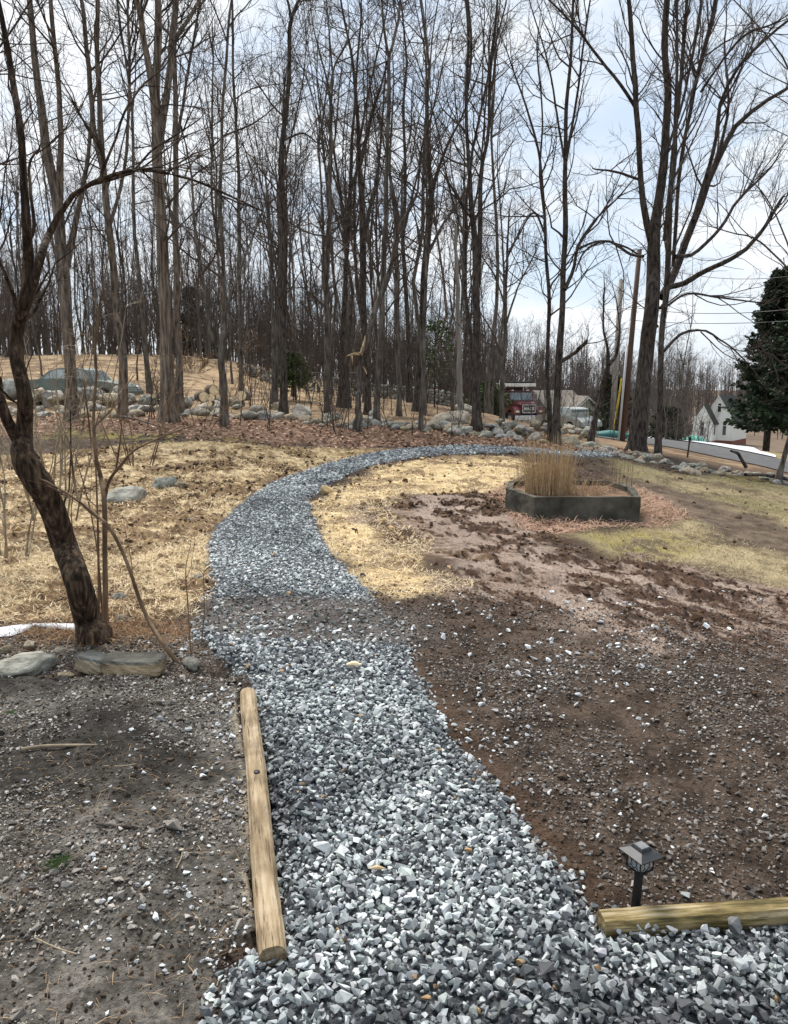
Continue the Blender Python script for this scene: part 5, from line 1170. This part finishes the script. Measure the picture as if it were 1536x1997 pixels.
# ------------------------------------------------------------------ planter and ornamental grass
PZ = ground_at(1100, 1010)[2] + .34
ringp = [on_z(x, y, PZ)[:2] for x, y in ((986, 951), (1042, 970), (1249, 969), (1236, 950), (1195, 937), (1050, 933), (992, 938))]
cen = np.mean(ringp, 0); pl = thing('planter', 'low weathered concrete planter with clipped corners on the lawn', 'planter', (cen[0], cen[1], PZ - .34))
def planter(bm):
    n = len(ringp); I = [cen + (p - cen) * (1 - .085 / np.linalg.norm(p - cen) * 1.2) for p in ringp]
    def vv(P, z): return [bm.verts.new((p[0] - cen[0], p[1] - cen[1], z)) for p in P]
    a0, a1, b1, b0 = vv(ringp, -.15), vv(ringp, .34), vv(I, .338), vv(I, .0)
    for i in range(n):
        j = (i + 1) % n
        for A, B in ((a0, a1), (a1, b1), (b1, b0)): bm.faces.new((A[i], A[j], B[j], B[i]))
    bmesh.ops.subdivide_edges(bm, edges=bm.edges[:], cuts=5, use_grid_fill=True)
    rr_ = random.Random(2)
    for v in bm.verts: v.co += Vector((rr_.uniform(-1, 1), rr_.uniform(-1, 1), rr_.uniform(-1, .6))) * .006
solid('concrete_wall', 'concrete', pl, planter)
I = [(p - cen) * .95 for p in ringp]
def soil(bm): bm.faces.new([bm.verts.new((p[0], p[1], .26)) for p in I]); bmesh.ops.triangulate(bm, faces=bm.faces[:])
solid('soil_fill', material('planter_soil', (.06, .035, .022), (.24, .15, .09), 14, rough=.95, bump=.8, bscale=30), pl, soil)
def grass_clump(label, px, py, n, h0, h1, sp, seed, c0, c1, wide=.004, lean=.1, droop=True, dark=False):
    r = np.random.default_rng(seed); g = on_z(px, py, PZ - .08); k = 6; P = np.zeros((n, k, 3)); a = r.uniform(0, 6.28, n); rad = sp * np.sqrt(r.random(n))
    x0 = np.cos(a) * rad; y0 = np.sin(a) * rad * .6; h = r.uniform(h0, h1, n); dx = x0 / sp * lean * h + r.normal(0, lean * .6, n) * h; dy = y0 / sp * lean * h + r.normal(0, lean * .6, n) * h
    t = np.linspace(0, 1, k); P[..., 0] = x0[:, None] + dx[:, None] * t ** 1.4; P[..., 1] = y0[:, None] + dy[:, None] * t ** 1.4; P[..., 2] = h[:, None] * t
    dr = (r.random(n) < (.35 if droop else .0)) * r.uniform(.2, 1.1, n) * h
    P[..., 2] -= dr[:, None] * t ** 3; P[..., 0] += (r.normal(0, 1, n) * dr * .5)[:, None] * t ** 2
    R = np.full((n, k), wide / 2) * (1 - .6 * t); V, F = tubes(P, R, 3); col = np.repeat(tcol(r, n, c0, c1), k * 3, 0)
    o = link('ornamental_grass', mesh_np('ornamental_grass', V, F, col), M['tint']); o.location = g; tag(o, label, 'ornamental grass'); return o
grass_clump('tall dry clump of ornamental grass standing in the concrete planter', 1070, 962, 760, .30, .95, .36, 5, (.30, .19, .10), (.66, .50, .30), .006, .13)
grass_clump('sparse dark dry stalks at the right end of the concrete planter', 1170, 955, 90, .3, .62, .5, 6, (.08, .05, .035), (.30, .20, .12), .005, .06, False)
grass_clump('thin dark stalks at the left end of the concrete planter', 1022, 950, 40, .3, .6, .16, 7, (.08, .05, .035), (.30, .20, .12), .005, .06, False)
grass_clump('matted low straw in the middle of the concrete planter', 1125, 962, 260, .08, .28, .42, 8, (.30, .19, .11), (.62, .45, .29), .006, .8)
for (x0, y0, x1, y1) in ((1015, 948, 1024, 1012), (1062, 960, 1092, 1012)):
    pass

# ------------------------------------------------------------------ cut logs
def log(label, px, py, rpx, ln, yaw, lift=0.0, Y=None):
    Y = Y or ground_at(px, 812)[1] - 1.1; p = at(px, py, Y); R_ = rpx * m_per_px(px, py, Y); th = thing('cut_log', label, 'log', p, yaw)
    def b(bm): cyl(bm, (0, 0, 0), (0, ln, 0), R_, R_ * .96, 20); 
    solid('bark', 'bark_brown', th, b, True)
    solid('cut_face', 'cutwood', th, lambda bm: cyl(bm, (0, -.012, 0), (0, 0.0, 0), R_ * .93, None, 20)); return th
log('cut log lowest left of the pile, pale end facing right', 397, 774, 10, .7, math.radians(28)); log('cut log in the middle of the pile', 411, 775, 8, .7, math.radians(10)); log('topmost cut log of the pile beside the forked tree', 417, 761, 10, .8, math.radians(25)); log('small cut log at the bottom of the pile', 408, 787, 6, .6, 0.1)
log('single cut log with a clean pale end lying apart right of the forked tree', 471, 772, 10, .5, math.radians(-10))

# ------------------------------------------------------------------ cars
def car(label, x, y, rz, paint, Ln=4.6, W=1.75, Hh=1.42, z=None):
    z = hz_(x, y) if z is None else z; th = thing('parked_car', label, 'car', (x, y, z), rz)      # nose towards +x
    hl = Ln / 2
    body = [(-hl, .45), (-hl + .03, .82), (-hl + .25, .93), (-hl + .95, .97), (.95, .95), (hl - .25, .78), (hl - .02, .62), (hl, .40), (hl - .1, .28), (hl - .45, .26)]
    for cx in (hl - .95, -hl + .95):
        pass
    def bodyf(bm):
        prism(body + [(-hl + .1, .28)], -W / 2, W / 2)(bm); bmesh.ops.bevel(bm, geom=bm.edges[:], offset=.06, segments=2, affect='EDGES')
    solid('body', paint, th, bodyf, False)
    roof = [(-hl + .9, .95), (-hl + 1.35, Hh - .10), (-hl + 1.75, Hh), (-hl + 2.55, Hh), (-hl + 2.95, Hh - .08), (.98, .94)]
    def rooff(bm):
        n = len(roof); sh = lambda z_: (W / 2 - .06) - (z_ - .95) * .32
        A = [bm.verts.new((a_, -sh(z_), z_)) for a_, z_ in roof]; B = [bm.verts.new((a_, sh(z_), z_)) for a_, z_ in roof]
        bm.faces.new(A); bm.faces.new(B[::-1])
        for i in range(n): bm.faces.new((A[i], B[i], B[(i + 1) % n], A[(i + 1) % n]))
    solid('cabin', paint, th, rooff)
    sh = lambda z_: (W / 2 - .06) - (z_ - .95) * .32
    def sidewin(s):
        def fn(bm):
            for P in ([(-hl + 1.15, 1.0), (-hl + 1.45, Hh - .12), (-hl + 1.75, Hh - .06), (-hl + 2.05, Hh - .06), (-hl + 2.05, 1.0)], [(-hl + 2.12, 1.0), (-hl + 2.12, Hh - .06), (-hl + 2.52, Hh - .06), (-hl + 2.9, Hh - .14), (.80, 1.0)]):
                V_ = [bm.verts.new((a_, s * (sh(z_) + .006), z_)) for a_, z_ in P]; U_ = [bm.verts.new((a_, s * (sh(z_) - .02), z_)) for a_, z_ in P]; n = len(P)
                bm.faces.new(V_); bm.faces.new(U_[::-1])
                for i in range(n): bm.faces.new((V_[i], U_[i], U_[(i + 1) % n], V_[(i + 1) % n]))
        return fn
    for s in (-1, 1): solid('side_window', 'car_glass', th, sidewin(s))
    def slope(a, b, i):
        def fn(bm):
            (x0, z0), (x1, z1) = a, b; V_ = [bm.verts.new(p) for p in ((x0, -sh(z0) + .08, z0), (x0, sh(z0) - .08, z0), (x1, sh(z1) - .08, z1), (x1, -sh(z1) + .08, z1))]
            f = bm.faces.new(V_); f.normal_update(); nrm = f.normal if f.normal.z > 0 else -f.normal
            for v in V_: v.co += nrm * .008
            e = bmesh.ops.extrude_face_region(bm, geom=[f]); 
            for v in [g_ for g_ in e['geom'] if isinstance(g_, bmesh.types.BMVert)]: v.co -= nrm * .03
        return fn
    solid('windscreen', 'windshield', th, slope((.88, 1.0), (-hl + 3.0, Hh - .11), 0)); solid('rear_window', 'windshield', th, slope((-hl + .95, 1.02), (-hl + 1.33, Hh - .13), 0))
    for cx in (hl - .9, -hl + .92):
        for s in (-1, 1):
            w_ = solid('wheel', 'rubber', th, lambda bm: cyl(bm, (cx, s * (W / 2 - .18), .32), (cx, s * (W / 2 + .015), .32), .32, None, 24))
            solid('rim', 'chrome', w_, lambda bm: cyl(bm, (cx, s * (W / 2 + .01), .32), (cx, s * (W / 2 + .025), .32), .19, None, 16))
    for s in (-1, 1):
        solid('headlight', 'headlamp', th, boxes(((hl - .10, s * (W / 2 - .22), .62), (.16, .32, .13), None, .03)))
        solid('tail_light', 'red', th, boxes(((-hl + .06, s * (W / 2 - .2), .80), (.08, .3, .14))))
    solid('bumper', paint, th, boxes(((hl + .0, 0, .42), (.12, W - .1, .18), None, .03)))
    return th
p = at(158, 760, 31.5); car('dark green sedan parked on the slope at the left behind the boulders', p[0], 31.5, math.radians(-6), 'car_green', 4.6, z=hz_(p[0], 31.5) - .02)
p = at(1106, 830, 45); car('old silver green car parked right of the dump truck behind the paired stems', p[0], 45, math.radians(-58), 'car_silver', 3.9, z=hz_(p[0], 45))

# ------------------------------------------------------------------ dump truck
p = at(1022, 815, 58); tz = 2 - 58 * math.tan(PITCH - math.atan(163.5 / FPX)) * 1.0
tk = thing('dump_truck', 'dark red dump truck with a white edged tipper body parked facing the camera', 'dump truck', (p[0] + .15, 57, hz_(p[0], 57) + .05), math.radians(17)); tk.scale = (1.06, 1.06, 1.06)
# front at y = 0, rear towards +y
def hood(bm):
    V0 = [(-.62, 0, .95), (.62, 0, .95), (.62, 0, 1.62), (-.62, 0, 1.62)]; V1 = [(-.80, 1.25, .95), (.80, 1.25, .95), (.80, 1.25, 1.86), (-.80, 1.25, 1.86)]
    A = [bm.verts.new(v) for v in V0]; B = [bm.verts.new(v) for v in V1]; bm.faces.new(A); bm.faces.new(B[::-1])
    for i in range(4): bm.faces.new((A[i], B[i], B[(i + 1) % 4], A[(i + 1) % 4]))
    bmesh.ops.bevel(bm, geom=bm.edges[:], offset=.07, segments=3, affect='EDGES')
solid('hood', 'red', tk, hood)
def fender(s):
    def fn(bm):
        pts = [(-.02, .82), (.0, 1.18), (.25, 1.38), (.75, 1.42), (1.1, 1.3), (1.35, .95), (1.15, .95), (.98, 1.12), (.65, 1.2), (.35, 1.12), (.18, .82)]
        prism(pts, s * .62, s * 1.18, 'x')(bm)
    return fn
for s in (-1, 1):
    solid('fender', 'red', tk, fender(s)); solid('headlight', 'headlamp', tk, boxes(((s * .90, -.04, 1.06), (.26, .06, .15), None, .02))); solid('turn_signal', 'lens', tk, boxes(((s * 1.10, -.035, 1.06), (.10, .05, .15))))
cab = solid('cab', 'red', tk, lambda bm: [prism([(1.2, .9), (1.2, 1.78), (1.42, 2.42), (1.52, 2.5), (2.75, 2.52), (2.8, 2.4), (2.8, .9)], -1.0, 1.0, 'x')(bm), bmesh.ops.bevel(bm, geom=bm.edges[:], offset=.05, segments=2, affect='EDGES')])
for s in (-1, 1):
    solid('windscreen', 'windshield', cab, lambda bm: prism([(1.185, 1.86), (1.365, 2.38), (1.39, 2.38), (1.21, 1.86)], s * .04, s * .88, 'x')(bm))
    solid('side_window', 'windshield', cab, boxes(((s * 1.0, 2.05, 2.08), (.03, .75, .5)))); solid('marker_lamp', 'headlamp', cab, boxes(((s * .62, 1.5, 2.55), (.2, .12, .08), None, .02)))
    solid('mirror', 'chrome', cab, boxes(((s * 1.28, 1.25, 2.1), (.06, .16, .5)), ((s * 1.14, 1.25, 2.3), (.28, .03, .03)), ((s * 1.14, 1.25, 1.9), (.28, .03, .03))))
gr_ = solid('grille', 'chrome', tk, boxes(((-.0, -.03, 1.54), (1.06, .07, .05)), ((0, -.03, .98), (1.06, .07, .05)), ((-.52, -.03, 1.26), (.05, .07, .6)), ((.52, -.03, 1.26), (.05, .07, .6)), *[((-.45 + i * .1, -.03, 1.26), (.02, .05, .54)) for i in range(10)]))
solid('grille_core', 'black', tk, boxes(((0, -.012, 1.26), (1.0, .03, .54))))
tx = bpy.data.curves.new('lettering', 'FONT'); tx.body = 'MACK'; tx.size = .26; tx.extrude = .012; tx.align_x = 'CENTER'; tx.space_character = 1.25; tx.offset = .006
to = bpy.data.objects.new('lettering', tx); COL.objects.link(to); dg = bpy.context.evaluated_depsgraph_get(); me = bpy.data.meshes.new_from_object(to.evaluated_get(dg)); bpy.data.objects.remove(to)
me.materials.clear(); lt = link('lettering', me, M['white'], gr_); lt.location = (0, -.085, 1.17); lt.rotation_euler = (math.pi / 2, 0, 0)
solid('bumper', 'chrome', tk, boxes(((0, -.22, .62), (2.36, .12, .34), None, .03)))
solid('chassis', 'rubber', tk, boxes(((0, 3.6, .72), (.9, 7.2, .28)), ((0, .5, .62), (1.2, .8, .3))))
solid('licence_plate', 'white', tk, boxes(((.05, -.29, .60), (.30, .02, .16))))
bedp = [(2.95, 1.15), (2.95, 2.75), (7.4, 2.55), (7.5, 1.15)]
bed = solid('tipper_body', material('dark_red_paint', (.045, .010, .012), (.08, .016, .018), 3, rough=.5), tk, lambda bm: prism(bedp, -1.2, 1.2, 'x')(bm))
solid('side_rib', 'red', bed, boxes(*[((s * 1.23, 3.3 + i * .85, 1.9), (.08, .10, 1.35)) for i in range(5) for s in (-1, 1)], ((0, 5.2, 1.2), (2.5, 4.6, .12))))
solid('cab_guard', 'white', bed, boxes(((0, 2.25, 3.02), (2.45, 1.7, .10)), ((0, 1.40, 2.95), (2.45, .08, .24)), ((-1.2, 2.9, 2.85), (.06, .25, .3)), ((1.2, 2.9, 2.85), (.06, .25, .3))))
solid('tarp_roll', 'black', bed, lambda bm: cyl(bm, (-1.15, 1.6, 3.14), (1.15, 1.6, 3.14), .07))
for cy, tw_ in ((.65, .28), (5.3, .5), (6.5, .5)):
    for s in (-1, 1):
        w_ = solid('wheel', 'rubber', tk, lambda bm: cyl(bm, (s * (1.16 - tw_), cy, .5), (s * 1.16, cy, .5), .5, None, 26)); solid('rim', 'chrome', w_, lambda bm: cyl(bm, (s * 1.12, cy, .5), (s * 1.17, cy, .5), .27, None, 18))
solid('exhaust_stack', 'chrome', tk, lambda bm: [cyl(bm, (s * .98, 2.9, 1.0), (s * .98, 2.9, 3.3), .06) for s in (-1, 1)])

# ------------------------------------------------------------------ houses
def gable(parent, w, d, eave, apex, x0, y0, matw='white', matr='roof', brick=.35, over=.25):
    wl = solid('wall', matw, parent, prism([(x0 - w / 2, brick), (x0 - w / 2, eave), (x0, apex), (x0 + w / 2, eave), (x0 + w / 2, brick)], y0, y0 + d))
    if brick: solid('brick_base', 'brick', parent, boxes(((x0, y0 + d / 2, brick / 2 - .6), (w + .06, d + .06, brick + 1.2))))
    k = over; sl = (apex - eave) / (w / 2); t = .10
    rp = [(x0 - w / 2 - k, eave - sl * k + .02), (x0 - w / 2 - k, eave - sl * k + t), (x0, apex + t + .02), (x0 + w / 2 + k, eave - sl * k + t), (x0 + w / 2 + k, eave - sl * k + .02), (x0, apex + .02)]
    solid('roof', matr, parent, prism(rp, y0 - .12, y0 + d + .2))
    tp = [(a_, z_ - .04) if i in (1, 2, 3) else (a_, z_ - .12) for i, (a_, z_) in enumerate(rp)]
    solid('gable_trim', 'white', parent, prism(tp, y0 - .20, y0 - .125)); return wl
YC = 115; k_ = YC / FPX; pc = at(1390, 862, YC)
ch = thing('white_chapel', 'small white clapboard chapel with steep dark roofs and brick base across the road', 'chapel', (pc[0], YC, pc[2] - .05), math.radians(-40))
w1 = gable(ch, 4.7, 7.5, 3.5, 7.1, .45, 0)
w2 = gable(ch, 2.8, 2.4, 3.2, 5.6, -.95, -2.4)
solid('annex_wall', 'white', ch, boxes(((-3.0, 5.2, 2.2), (2.6, 3.0, 3.4)))); solid('annex_roof', 'roof', ch, boxes(((-3.0, 5.2, 3.96), (2.8, 3.2, .1)))); solid('brick_base', 'brick', ch, boxes(((-3.0, 5.2, .2), (2.64, 3.04, .7))))
def win(par, x_, y_, z_, w_, h_, arch=True):
    f = solid('window', 'pane', par, lambda bm: prism([(x_ - w_ / 2, z_), (x_ - w_ / 2, z_ + h_ - w_ / 2)] + [(x_ + w_ / 2 * math.cos(a_), z_ + h_ - w_ / 2 + w_ / 2 * math.sin(a_)) for a_ in np.linspace(math.pi, 0, 7)[1:-1]] + [(x_ + w_ / 2, z_ + h_ - w_ / 2), (x_ + w_ / 2, z_)], y_ - .03, y_ + .02)(bm))
    solid('frame', 'white', f, boxes(((x_ - w_ / 2 - .06, y_ - .03, z_ + h_ / 2), (.1, .08, h_ + .1)), ((x_ + w_ / 2 + .06, y_ - .03, z_ + h_ / 2), (.1, .08, h_ + .1)), ((x_, y_ - .04, z_ + h_ + .05), (w_ + .26, .08, .1)), ((x_, y_ - .04, z_ - .05), (w_ + .26, .1, .1)), ((x_, y_ - .045, z_ + h_ * .72), (w_, .04, .07))))
win(w2, -1.0, -2.4, 1.15, .5, 2.0); win(w1, 1.55, 0, 1.2, .5, 2.0); win(w1, .6, 0, 4.7, .5, 1.3)
for c_ in ((-2.33, -2.42, 1.8), (.43, -2.42, 1.8), (2.76, -.03, 1.9)): solid('corner_board', 'white', ch, boxes((c_, (.14, .08, 3.0))))
solid('side_window', 'pane', w2, boxes(((.47, -1.2, 2.1), (.05, .5, 1.7))))
# the low tan house behind the parked car
ph = at(1110, 812, 85)
hs = thing('tan_house', 'low tan roofed house showing behind the parked silver car', 'house', (ph[0] - .4, 85, ph[2] - 2.0), math.radians(14))
solid('wall', 'tan_wall', hs, boxes(((.2, 4, 1.2), (4.6, 7.6, 3.0))))
solid('roof', 'roof_tan', hs, prism([(-.6, 2.7), (4, 4.9), (8.6, 2.7), (8.6, 2.6), (-.6, 2.6)], -2.4, 2.8, 'x'))
solid('gable_wall', 'tan_wall', hs, prism([(-.1, -.3), (-.1, 2.6), (1.7, 4.1), (3.5, 2.6), (3.5, -.3)], -1.6, 3.9))
solid('gable_roof', 'roof_tan', hs, lambda bm: prism([(-.4, 2.42), (1.7, 4.15), (3.8, 2.42), (3.8, 2.56), (1.7, 4.34), (-.4, 2.56)], -2.0, 4.0)(bm))
solid('window', 'pane', hs, boxes(((1.7, -1.62, 1.6), (1.0, .06, 1.0))))
solid('gable_trim', 'white', hs, lambda bm: prism([(-.42, 2.36), (1.7, 4.08), (3.82, 2.36), (3.82, 2.46), (1.7, 4.20), (-.42, 2.46)], -2.06, -2.005)(bm))

# ------------------------------------------------------------------ road, snow
def strip(name, mat, pts, lift, wid_sub=14, kind='structure', label=None, cat=None, thick=0):
    """pts: [(near pixel), (far pixel)] pairs -> a sheet draped on the ground; each pair given as world xy"""
    A = np.array([p[0] for p in pts]); B = np.array([p[1] for p in pts]); k = 60; d = np.linspace(0, len(pts) - 1, k)
    A = np.stack([np.interp(d, range(len(pts)), A[:, c]) for c in (0, 1)], 1); B = np.stack([np.interp(d, range(len(pts)), B[:, c]) for c in (0, 1)], 1)
    t = np.linspace(0, 1, wid_sub)[None, :, None]; G = A[:, None] * (1 - t) + B[:, None] * t; z = H0(G[..., 0], G[..., 1]) + lift
    if thick: z = z + thick * np.minimum(np.sin(t[..., 0] * np.pi) ** .5, 1) * (.6 + .6 * fbm(G[..., 0], G[..., 1], .8, 3, 5))
    V = np.concatenate([G, z[..., None]], -1).reshape(-1, 3); i = (np.arange(k - 1)[:, None] * wid_sub + np.arange(wid_sub - 1)[None]); F = np.stack([i, i + wid_sub, i + wid_sub + 1, i + 1], -1).reshape(-1, 4)
    o = link(name, mesh_np(name, V, F[:, ::-1], None, True), M[mat]); return tag(o, label, cat, kind=kind)
W2 = lambda px, py: ground_at(px, py)[:2]
road_near, road_far = ROAD_NEAR, ROAD_FAR
strip('road', 'asphalt', [(W2(*a), W2(*b)) for a, b in zip(road_near, road_far)], .035)
s_near = [(1262, 851), (1320, 860), (1370, 867), (1430, 878), (1480, 888), (1512, 895)]; s_far = [(1262, 850), (1320, 856), (1370, 857), (1430, 871), (1480, 883), (1512, 892)]
strip('snow', 'snow', [(W2(*a), W2(*b)) for a, b in zip(s_near, s_far)], .08, label='strip of snow along the far edge of the road', thick=.07)
s_near = [(0, 1246), (22, 1243), (45, 1236), (66, 1226), (100, 1229), (150, 1233)]; s_far = [(0, 1229), (22, 1225), (45, 1223), (66, 1223), (100, 1221), (150, 1222)]
strip('snow', 'snow', [(W2(*a), W2(*b)) for a, b in zip([(-200, 1262)] + s_near, [(-200, 1230)] + s_far)], .012, thick=.03, label='thin remnant of snow at the left behind the bank stones')
s_near = [(1536, 920), (1600, 930)]

# ------------------------------------------------------------------ poles, wires, posts
def pole(label, px0, py0, px1, py1, Y, w0, w1, mat, name='utility_pole', cat='utility pole', arms=False):
    b = at(px0, py0, Y); t = at(px1, py1, Y); r0, r1 = w0 / 2 * m_per_px(px0, py0, Y), w1 / 2 * m_per_px(px1, py1, Y); th = thing(name, label, cat, b)
    d = Vector(t - b); solid('shaft', mat, th, lambda bm: cyl(bm, -d * .1, d, r0, r1, 14), True); return th, Vector(t), d
up, topb, dv = pole('brown utility pole standing left of the massive maple', 1213, 858, 1247, 487, 36, 12, 9, 'pole_brown')
r0 = Vector(at(1206, 858, 35.9)) - Vector(at(1213, 858, 36)); solid('conduit', 'pipe', up, lambda bm: cyl(bm, r0 - dv * .05, r0 + dv * .5 , .055, None, 10), True)
pole('grey utility pole behind the crooked dark tree', 1193, 835, 1211, 545, 52, 12, 9, 'pole_grey')
gw = thing('guy_wire', 'guy wire with a yellow guard slanting beside the grey utility pole', 'guy wire', at(1197, 838, 44)); a = Vector(at(1197, 838, 44)); b = Vector(at(1212, 738, 44.6)); c = Vector(at(1246, 500, 36.5))
solid('yellow_guard', 'yellow', gw, lambda bm: cyl(bm, (0, 0, 0), b - a, .05, None, 10)); solid('wire', 'wire', gw, lambda bm: cyl(bm, b - a, c - a, .009, None, 5))
def wire(label, p0, p1, sag, rad=.012):
    p0, p1 = np.array(p0), np.array(p1); t = np.linspace(0, 1, 24)[:, None]; P = p0 * (1 - t) + p1 * t; P[:, 2] -= sag * (4 * t * (1 - t))[:, 0]; V, F = tubes(P[None], np.full((1, 24), rad), 5)
    o = link('overhead_wire', mesh_np('overhead_wire', V - p0, F), M['wire'], loc=p0); tag(o, label, 'overhead wire', 'overhead wires')
wire('highest overhead wire running right from the brown utility pole', at(1245, 505, 36), at(1800, 480, 22), .9); wire('middle overhead wire running right from the brown utility pole', at(1238, 600, 36), at(1800, 560, 24), .5, .015)
wire('lowest overhead wire running right from the brown utility pole', at(1236, 625, 36), at(1800, 600, 26), .3, .015); wire('overhead wire running left from the brown utility pole towards the wood', at(1246, 495, 36), at(1100, 600, 90), .8)
g = ground_at(1342, 915)
st = thing('marker_post', 'thin dark metal marker post by the road, leaning right', 'marker post', at(1338, 908, 25)); a = Vector(at(1338, 908, 25)); b = Vector(at(1345, 856, 25))
solid('rod', 'bark_dark', st, lambda bm: cyl(bm, (a - b) * .3, b - a, .03, .03, 8)); solid('tip', 'black', st, boxes(((b - a).to_tuple(), (.07, .05, .14))))
hero('thin grey leaning trunk at the right edge beside the low rubble wall', None, BG, [([(1518, 930, 13), (1528, 895, 12), (1540, 850, 12), (1560, 780, 11), (1600, 640, 9), (1640, 480, 7), (1660, 300, 5)], 21, .3, 2), ([(1590, 690, 6), (1560, 560, 5), (1530, 460, 4), (1490, 380, 3), (1440, 330, 2)], 21, -1.5, .5), ([(1640, 480, 6), (1590, 300, 5), (1530, 120, 4), (1450, 20, 3), (1400, -30, 2)], 21, .6, 1), ([(1600, 560, 5), (1560, 545, 5), (1480, 470, 4), (1430, 455, 3), (1380, 440, 2)], 21, .8, .3)], 900, None, .9, 10, dict(up_kw))
hero('bare tree mostly outside the left edge whose branches reach into the picture', None, BD, [([(-260, 900, 30), (-240, 600, 24), (-200, 300, 20), (-160, 0, 14)], 17, .3, 3), ([(-200, 350, 12), (-100, 200, 8), (0, 90, 5), (60, 0, 4)], 17, .5, 1), ([(-220, 520, 12), (-120, 400, 8), (-20, 330, 5), (60, 300, 3)], 17, -.8, .5)], 901, None, .9, 10, dict(up_kw))

def stick(name, label, pts, mat, cat, Y=None, lift=.01, k=14, thing_only=True, sides=7):
    out = []
    for px, py, wd in pts:
        if Y: p = at(px, py, Y)
        else: p = ground_at(px, py); p[2] = hz_(p[0], p[1]) + lift + wd / 2 * m_per_px(px, py, p[1])
        out.append([*p, wd / 2 * m_per_px(px, py, p[1])])
    q = resample(out, k); V, F = tubes(q[None, :, :3], q[None, :, 3], sides, .06, 3); o = link(name, mesh_np(name, V - q[0, :3], F, None, True), M[mat], loc=q[0, :3])
    return tag(o, label, cat)
stick('fallen_branch', 'dark crooked branch sticking up out of the low rubble wall by the road', [(1455, 912, 7), (1444, 893, 6), (1438, 884, 6), (1424, 879, 4)], 'bark_dark', 'branch', Y=22.3)
stick('fallen_branch', 'pale fallen log lying at the end of the low rubble wall', [(1452, 936, 6), (1500, 938, 7), (1560, 950, 8)], 'bark_grey', 'branch', lift=.1)
stick('fallen_branch', 'fallen branch lying across the leaves below the straight mottled trunk', [(222, 820, 4), (260, 826, 4), (300, 838, 3), (330, 846, 2)], 'bark_grey', 'branch', lift=.12)
stick('twig', 'pale bent stick lying on the packed bed at the left', [(44, 1488, 7), (80, 1482, 7), (130, 1479, 6), (205, 1478, 3)], 'twig_tan', 'stick', lift=.012)
stick('twig', 'thin straw coloured twig lying right of the pale bent stick', [(205, 1519, 3), (240, 1520, 3), (268, 1512, 2)], 'twig_tan', 'stick')
stick('twig', 'dark flat stick in the middle of the packed bed', [(190, 1636, 6), (240, 1641, 7), (270, 1642, 4)], 'bark_dark', 'stick')
stick('twig', 'short curved straw coloured twig near the timber', [(345, 1724, 3), (356, 1700, 3), (354, 1682, 2)], 'twig_tan', 'stick')
stick('twig', 'thin twig at the bottom left corner of the packed bed', [(70, 1846, 3), (110, 1860, 3), (150, 1872, 3)], 'twig_tan', 'stick')
stick('wood_chip', 'orange brown wood chip lying on the gravel path', [(722, 1730, 3), (735, 1729, 8), (750, 1730, 3)], 'splinter', 'wood chip', lift=.035)
stick('wood_chip', 'brown bark flake on the far gravel behind the timber', [(676, 1318, 4), (690, 1317, 9), (703, 1317, 4)], 'cutwood', 'wood chip', lift=.03)
def sprig(label, px, py, tx_, ty_, n, ln, seed, stem=True):
    r = np.random.default_rng(seed); a = ground_at(px, py); b = ground_at(tx_, ty_); a[2] = hz_(*a[:2]) + .012; b[2] = hz_(*b[:2]) + .015
    th = thing('pine_sprig', label, 'pine sprig', a); d = b - a; q = np.array([[*(d * t), .003 * (1.1 - .5 * t)] for t in (0, .3, .6, 1)]); q[1, :2] += .006
    P = resample(q, 8); V, F = tubes(P[None, :, :3], P[None, :, 3], 6); link('twig', mesh_np('twig', V, F), M['twig_tan'], th)
    t = r.uniform(-.05, .45, n)[:, None] if stem else r.uniform(0, 1, n)[:, None]; base = d * t; u = -d / np.linalg.norm(d); ang = r.normal(0, .5, n); dirv = np.stack([u[0] * np.cos(ang) - u[1] * np.sin(ang), u[0] * np.sin(ang) + u[1] * np.cos(ang), np.abs(r.normal(0, .22, n))], 1)
    L_ = (ln * r.uniform(.6, 1, n))[:, None]; P = np.stack([base, base + dirv * L_ * .5, base + dirv * L_ - np.array([0, 0, .006])], 1); V, F = tubes(P, np.full((n, 3), .0007), 3)
    link('needles', mesh_np('needles', V, F), M['pineneedle'], th)
sprig('green pine sprig with a bare pale stem on the packed bed', 120, 1710, 180, 1680, 110, .085, 3)
sprig('small pine tuft at the left edge of the packed bed', 18, 1410, 5, 1408, 60, .05, 4)
# covered boat and drum by the road
def tarp(label, px, py, Y, Ln, W, h, mat, name, cat, rz):
    p = at(px, py, Y); th = thing(name, label, cat, (p[0], Y, p[2]), rz); bm = bmesh.new()
    def hull(bm):
        bmesh.ops.create_uvsphere(bm, u_segments=24, v_segments=12, radius=1); bmesh.ops.scale(bm, vec=(Ln / 2, W / 2, h), verts=bm.verts); 
        for v in bm.verts: v.co.z = max(v.co.z, -.05); v.co.z *= 1 - .25 * abs(math.sin(v.co.x * 3)) * .5
    solid('cover', mat, th, hull, True); solid('base', 'bark_dark', th, boxes(((0, 0, -.3), (Ln * .8, W * .7, .5)))); return th
tarp('mint green tarp covered heap across the road in front of the chapel', 1347, 862, 78, 3.4, 1.6, .75, 'teal', 'covered_heap', 'covered heap', .2)
tarp('dark teal upturned boat beside the guy wire of the grey pole', 1188, 850, 40, 2.2, .9, .32, 'teal_dark', 'upturned_boat', 'boat', -.1)
